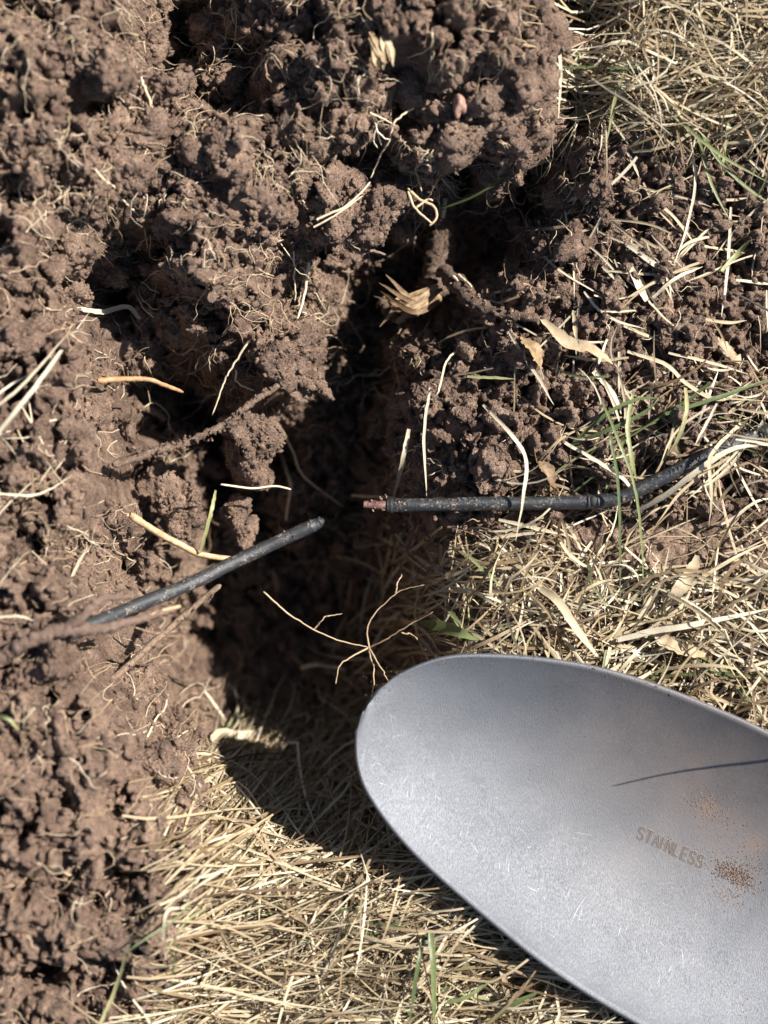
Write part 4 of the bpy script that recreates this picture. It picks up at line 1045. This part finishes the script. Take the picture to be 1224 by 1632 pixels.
# dried dust: a stain in the belly of the blade, given by distance from a point on the blade
dx, dy = unproj(1160, 1230, 8)
vm = N(nt, 'ShaderNodeVectorMath', operation='DISTANCE'); L.new(g.outputs['Position'], vm.inputs[0]); vm.inputs[1].default_value = (dx * MM, dy * MM, .006)
fall = N(nt, 'ShaderNodeMapRange'); fall.inputs['From Min'].default_value = .085; fall.inputs['From Max'].default_value = .006
L.new(vm.outputs['Value'], fall.inputs['Value'])
mm_ = N(nt, 'ShaderNodeMath', operation='MULTIPLY'); L.new(fall.outputs[0], mm_.inputs[0]); L.new(big.outputs[0], mm_.inputs[1])
ma_ = N(nt, 'ShaderNodeMath', operation='MULTIPLY_ADD'); L.new(fine.outputs[0], ma_.inputs[0]); ma_.inputs[1].default_value = .55; L.new(mm_.outputs[0], ma_.inputs[2])
dr = ramp(nt, [(.40, (0, 0, 0)), (.85, (.28, .28, .28))]); L.new(ma_.outputs[0], dr.inputs[0])
cb = ramp(nt, [(.35, (.150, .157, .172)), (.65, (.188, .197, .214))]); L.new(big.outputs[0], cb.inputs[0])
L.new(cb.outputs[0], p.inputs['Base Color'])
p.inputs['Metallic'].default_value = 1.0
rr = N(nt, 'ShaderNodeMapRange'); rr.inputs['From Min'].default_value = 1.35; rr.inputs['From Max'].default_value = 1.62
rr.inputs['To Min'].default_value = .76; rr.inputs['To Max'].default_value = .64
L.new(ad2.outputs[0], rr.inputs['Value']); L.new(rr.outputs[0], p.inputs['Roughness'])
bp = N(nt, 'ShaderNodeBump', i_Strength=.5, i_Distance=.00014); L.new(ad2.outputs[0], bp.inputs['Height']); L.new(bp.outputs[0], p.inputs['Normal'])
def patch(u, v, rad, lo, hi, top_):
    a, b = unproj(u, v, 5)
    v_ = N(nt, 'ShaderNodeVectorMath', operation='DISTANCE'); L.new(g.outputs['Position'], v_.inputs[0]); v_.inputs[1].default_value = (a * MM, b * MM, .005)
    m_ = N(nt, 'ShaderNodeMapRange'); m_.inputs['From Min'].default_value = rad; m_.inputs['From Max'].default_value = 0; L.new(v_.outputs['Value'], m_.inputs['Value'])
    x_ = N(nt, 'ShaderNodeMath', operation='MULTIPLY_ADD'); L.new(grit.outputs[0], x_.inputs[0]); x_.inputs[1].default_value = 1.0; L.new(m_.outputs[0], x_.inputs[2])
    r_ = ramp(nt, [(lo, (0, 0, 0)), (hi, (top_,) * 3)]); y_ = N(nt, 'ShaderNodeMath', operation='MULTIPLY'); y_.inputs[1].default_value = .5
    L.new(x_.outputs[0], y_.inputs[0]); L.new(y_.outputs[0], r_.inputs[0]); return r_
grit = N(nt, 'ShaderNodeTexNoise', i_Scale=1300.0, i_Detail=6.0, i_Roughness=.8); L.new(g.outputs['Position'], grit.inputs['Vector'])
acc = dr
for pa in (patch(1172, 1395, .009, .60, .63, .85), patch(1142, 1425, .009, .63, .66, .7), patch(1130, 1290, .014, .62, .66, .55), patch(1205, 1350, .018, .62, .67, .5), patch(1066, 1347, .003, .58, .62, .8), patch(1190, 1610, .014, .62, .66, .5)):
    mxn = N(nt, 'ShaderNodeMath', operation='MAXIMUM'); L.new(acc.outputs[0], mxn.inputs[0]); L.new(pa.outputs[0], mxn.inputs[1]); acc = mxn
ds = N(nt, 'ShaderNodeBsdfDiffuse'); ds.inputs['Color'].default_value = (.21, .14, .095, 1)
mxs = N(nt, 'ShaderNodeMixShader'); L.new(acc.outputs[0], mxs.inputs[0]); L.new(p.outputs[0], mxs.inputs[1]); L.new(ds.outputs[0], mxs.inputs[2])
L.new(mxs.outputs[0], nt.nodes['Material Output'].inputs['Surface'])
M_STEEL = m

tro = empty('garden_trowel', TV[nS // 2, nT // 2], 'large scratched stainless steel trowel blade lying on the straw', 'trowel')
me = mesh_data('blade', np.vstack([TV.reshape(-1, 3), BV.reshape(-1, 3), mid_ring]), np.vstack([Ft, Fb, Fr]), M_STEEL)
shift(obj('blade', me, tro), tro)
# neck and handle beyond the frame
e1 = np.array([*(EU[-1] + EL[-1]) / 2, 12.0]); axw = np.array([AX[0], -AX[1], 0])
shift(tube('neck', np.array([e1 - axw * 14 + [0, 0, -6], e1, e1 + axw * 30 + [0, 0, 14], e1 + axw * 60 + [0, 0, 24]]), 7, 6, M_STEEL, parent=tro, m=16, bumpy=0, tint=0), tro)
shift(tube('handle', np.array([e1 + axw * 50 + [0, 0, 21], e1 + axw * 90 + [0, 0, 26], e1 + axw * 140 + [0, 0, 28], e1 + axw * 180 + [0, 0, 28]]), 14, 15, M_RUST, parent=tro, m=20, bumpy=.01, tint=.6), tro)

tpu, tpv = proj(TV[..., 0], TV[..., 1], TV[..., 2])
def on_blade(u, v, off=0.0):
    i = np.argmin((tpu - u) ** 2 + (tpv - v) ** 2); a, c = np.unravel_index(i, tpu.shape)
    P0, n0 = TV[a, c], TN[a, c]
    # meet the local tangent plane along the sight line
    x, y = unproj(u, v, 0.0); o_ = np.array([0, 0, CAM_H]); dd = np.array([x, y, 0.0]) - o_
    s_ = ((P0 - o_) @ n0) / (dd @ n0)
    return o_ + dd * s_ + n0 * off, n0

m, nt, p = new_mat('letter_groove'); p.inputs['Base Color'].default_value = (.085, .062, .048, 1); p.inputs['Roughness'].default_value = .7
M_GRV = m
FONT = {'S': [[(.95, .82), (.75, .98), (.35, 1.0), (.08, .86), (.12, .62), (.5, .5), (.88, .38), (.92, .14), (.65, 0), (.25, .02), (.03, .18)]],
        'T': [[(0, 1), (1, 1)], [(.5, 1), (.5, 0)]], 'A': [[(0, 0), (.5, 1), (1, 0)], [(.2, .36), (.8, .36)]], 'I': [[(.5, 1), (.5, 0)]],
        'N': [[(.05, 0), (.05, 1), (.95, 0), (.95, 1)]], 'L': [[(.1, 1), (.1, 0), (.9, 0)]], 'E': [[(.95, 1), (.1, 1), (.1, 0), (.95, 0)], [(.1, .52), (.8, .52)]]}
cu, cv = 1014.0, 1335.0
fw = np.array([.905, .425]); upv = np.array([.34, -.94])
adv = {'I': 8.5}
for ch in 'STAINLESS':
    V, F, MI = [], [], []
    wch = 3.0 if ch == 'I' else 10.0
    for st in FONT[ch]:
        q = []
        for a, c in zip(st[:-1], st[1:]):
            nst = max(3, int(7 * math.dist(a, c)))
            q += [(a[0] + (c[0] - a[0]) * f, a[1] + (c[1] - a[1]) * f) for f in np.linspace(0, 1, nst, endpoint=False)]
        q.append(st[-1])
        pt = [on_blade(*(np.array([cu, cv]) + fw * (x - (.5 if ch == 'I' else 0)) * wch + upv * y * 19), off=0.0) for x, y in q]
        P3 = np.array([a for a, _ in pt]); N3 = np.array([c for _, c in pt])
        T3 = np.gradient(P3, axis=0); T3 /= np.linalg.norm(T3, axis=1)[:, None]
        B3 = np.cross(N3, T3)
        b0 = len(V)
        for i in range(len(P3)):
            for (w_, h_) in ((-.46, -.04), (-.26, .17), (-.13, .05), (.13, .05), (.26, .17), (.46, -.04)):
                V.append(P3[i] + B3[i] * w_ + N3[i] * h_)
        for i in range(len(P3) - 1):
            for j in range(5):
                F.append((b0 + i * 6 + j, b0 + i * 6 + j + 1, b0 + (i + 1) * 6 + j + 1, b0 + (i + 1) * 6 + j)); MI.append(1 if j in (1, 2, 3) else 0)
    shift(obj('letter', mesh_data('letter', np.array(V), np.array(F), None, smooth=False, mats=[M_STEEL, M_GRV], midx=MI), tro), tro)
    s_ = np.array([cu, cv]) + fw * adv.get(ch, 13.6); cu, cv = s_

# scratches from digging
m, nt, p = new_mat('bright_scratch'); p.inputs['Base Color'].default_value = (.30, .30, .31, 1); p.inputs['Metallic'].default_value = 1; p.inputs['Roughness'].default_value = .58
V, F = [], []
for _ in range(220):
    a = rng.integers(20, 118); c = rng.integers(6, nT - 6)
    P0, n0 = TV[a, c], TN[a, c]
    th_ = math.radians(rng.normal(76, 16) if rng.random() < .7 else rng.normal(-35, 25)); le = rng.uniform(.8, 3.5) if rng.random() < .85 else rng.uniform(4, 9)
    w_s = rng.uniform(.02, .05)
    b0 = len(V); cur = rng.normal(0, .15)
    for q in np.linspace(-.5, .5, 7):
        x_, y_ = P0[0] + le * q * math.cos(th_ + cur * q), P0[1] + le * q * math.sin(th_ + cur * q)
        u_, v_ = proj(x_, y_, P0[2] - ((x_ - P0[0]) * n0[0] + (y_ - P0[1]) * n0[1]) / n0[2])
        ce, nn = on_blade(float(u_), float(v_), .035)
        sd = np.cross(nn, [math.cos(th_), math.sin(th_), 0]); sd /= np.linalg.norm(sd)
        ww = w_s * (1 - abs(q) * 1.6)
        V += [ce - sd * ww, ce + sd * ww]
    F += [(b0 + 2 * i, b0 + 2 * i + 1, b0 + 2 * i + 3, b0 + 2 * i + 2) for i in range(6)]
shift(obj('scratches', mesh_data('scratches', np.array(V), np.array(F), m), tro, kind='stuff', label='fine bright scratches on the steel'), tro)

# dirt crumbs lying on the blade
pos, rad = [], []
def dust(u, v, su, sv, n, r0, r1):
    for _ in range(n):
        a, b_ = rng.normal(0, su), rng.normal(0, sv)
        uu_, vv_ = u + a * .88 - b_ * .47, v + a * .47 + b_ * .88
        r = rng.uniform(r0, r1)
        pos.append(on_blade(uu_, vv_, r * .3)[0]); rad.append(r)
dust(1170, 1393, 20, 9, 700, .07, .3); dust(1158, 1425, 20, 9, 160, .06, .22); dust(1135, 1288, 26, 14, 330, .06, .22); dust(1195, 1372, 34, 16, 260, .06, .2)
dust(1066, 1346, 5, 5, 14, .1, .28); dust(1180, 1600, 30, 16, 40, .08, .25); dust(900, 1320, 170, 90, 70, .06, .2)
for (u, v) in UP[1:9]: dust(u + 6, v + 5, 22, 2.5, 22, .06, .24)
V, F = merge(np.array(pos), np.array(rad), 0)
shift(obj('dirt', mesh_data('dirt', V, F, M_DIRT), tro, kind='stuff', label='reddish dried dirt crumbs on the blade'), tro)

# a grass stem standing to the right of the frame, throwing its thin shadow on the blade
sp = [on_blade(u, v)[0] + SUN * d for (u, v, d) in ((975, 1253, 62), (1060, 1234, 66), (1140, 1222, 70), (1224, 1212, 72))]
sp += [sp[-1] + np.array([14, -1, -6]), sp[-1] + np.array([26, -4, -30]), sp[-1] + np.array([32, -8, -62])]
tube('dry_straw', np.array(sp), .16, .6, M_STRAW, 'lone dry stem arching up right of the trowel', 'straw', tint=.8, k=40)

# ------------------------------------------------------------------ say which one each member of a crowd is
MARKS = [(608, 78, 'the tan wood chip near the top'), (733, 172, 'the reddish pebble'), (575, 190, 'the forked pale root'), (335, 180, 'the reddish root stub'),
         (205, 325, 'the charred twig piece'), (175, 500, 'the white curved stolon'), (675, 325, 'the curled pale stolon'), (715, 450, 'the broken woody root'),
         (540, 330, 'the paired pale straws'), (230, 606, 'the short orange rhizome'), (320, 700, 'the soil-caked brown root'), (300, 870, 'the rhizome with the shoot'),
         (400, 890, 'the short black cable'), (110, 1010, 'the thick forked root'), (60, 620, 'the longest pale stem'), (250, 1150, 'the small forked root'),
         (270, 1480, 'the hooked bent straw'), (185, 1570, 'the yellowish stem'), (930, 560, 'the lens-shaped dead leaf'), (1020, 460, 'the broad pale flake'),
         (1160, 560, 'the tan bark flake'), (1155, 420, 'the long straight straw'), (1100, 290, 'the drooping pale blade'), (782, 745, 'the largest sunlit clod'),
         (872, 760, 'the curled brown leaf scrap'), (608, 805, 'the red cable core'), (945, 798, 'the nick in the cable'), (1090, 740, 'the toothed cable stretch'),
         (1090, 920, 'the broad papery leaf'), (715, 1005, 'the pointed green leaf'), (915, 1000, 'the long tan blade'), (690, 1560, 'the thick green stem'),
         (570, 1180, 'the trowel tip'), (940, 180, 'the wide pale flake'), (55, 785, 'the curved pale straw'), (130, 400, 'the black crevice'),
         (0, 0, 'the upper left corner'), (0, 1632, 'the lower left corner'), (1224, 0, 'the upper right corner'), (0, 1250, 'the yellow blade on the heap')]
ORD = ['nearest', 'second nearest', 'third nearest', 'fourth nearest', 'fifth nearest', 'sixth nearest', 'seventh nearest', 'eighth nearest', 'ninth nearest', 'tenth nearest', 'eleventh nearest', 'twelfth nearest']
bins = {}
for o, pos, what in CROWD:
    u, v = proj(pos[0], pos[1], pos[2])
    dd = [math.hypot(u - a, v - b) for a, b, _ in MARKS]; i = int(np.argmin(dd)); a, b, ph = MARKS[i]
    ang = math.degrees(math.atan2(b - v, u - a)) % 360
    word = ['right of', 'to the upper right of', 'above', 'to the upper left of', 'left of', 'to the lower left of', 'below', 'to the lower right of'][int((ang + 22.5) // 45) % 8]
    bins.setdefault((what, word, ph), []).append((dd[i], o))
for (what, word, ph), lst in bins.items():
    lst.sort(key=lambda q: q[0])
    for i, (_, o) in enumerate(lst):
        adj = {'clod': 'soil clod', 'loose straw': 'loose pale straw', 'green grass strand': 'green grass strand'}[what]
        o['label'] = ('' if len(lst) == 1 else ORD[min(i, 11)] + ' ') + adj + ' ' + word + ' ' + ph
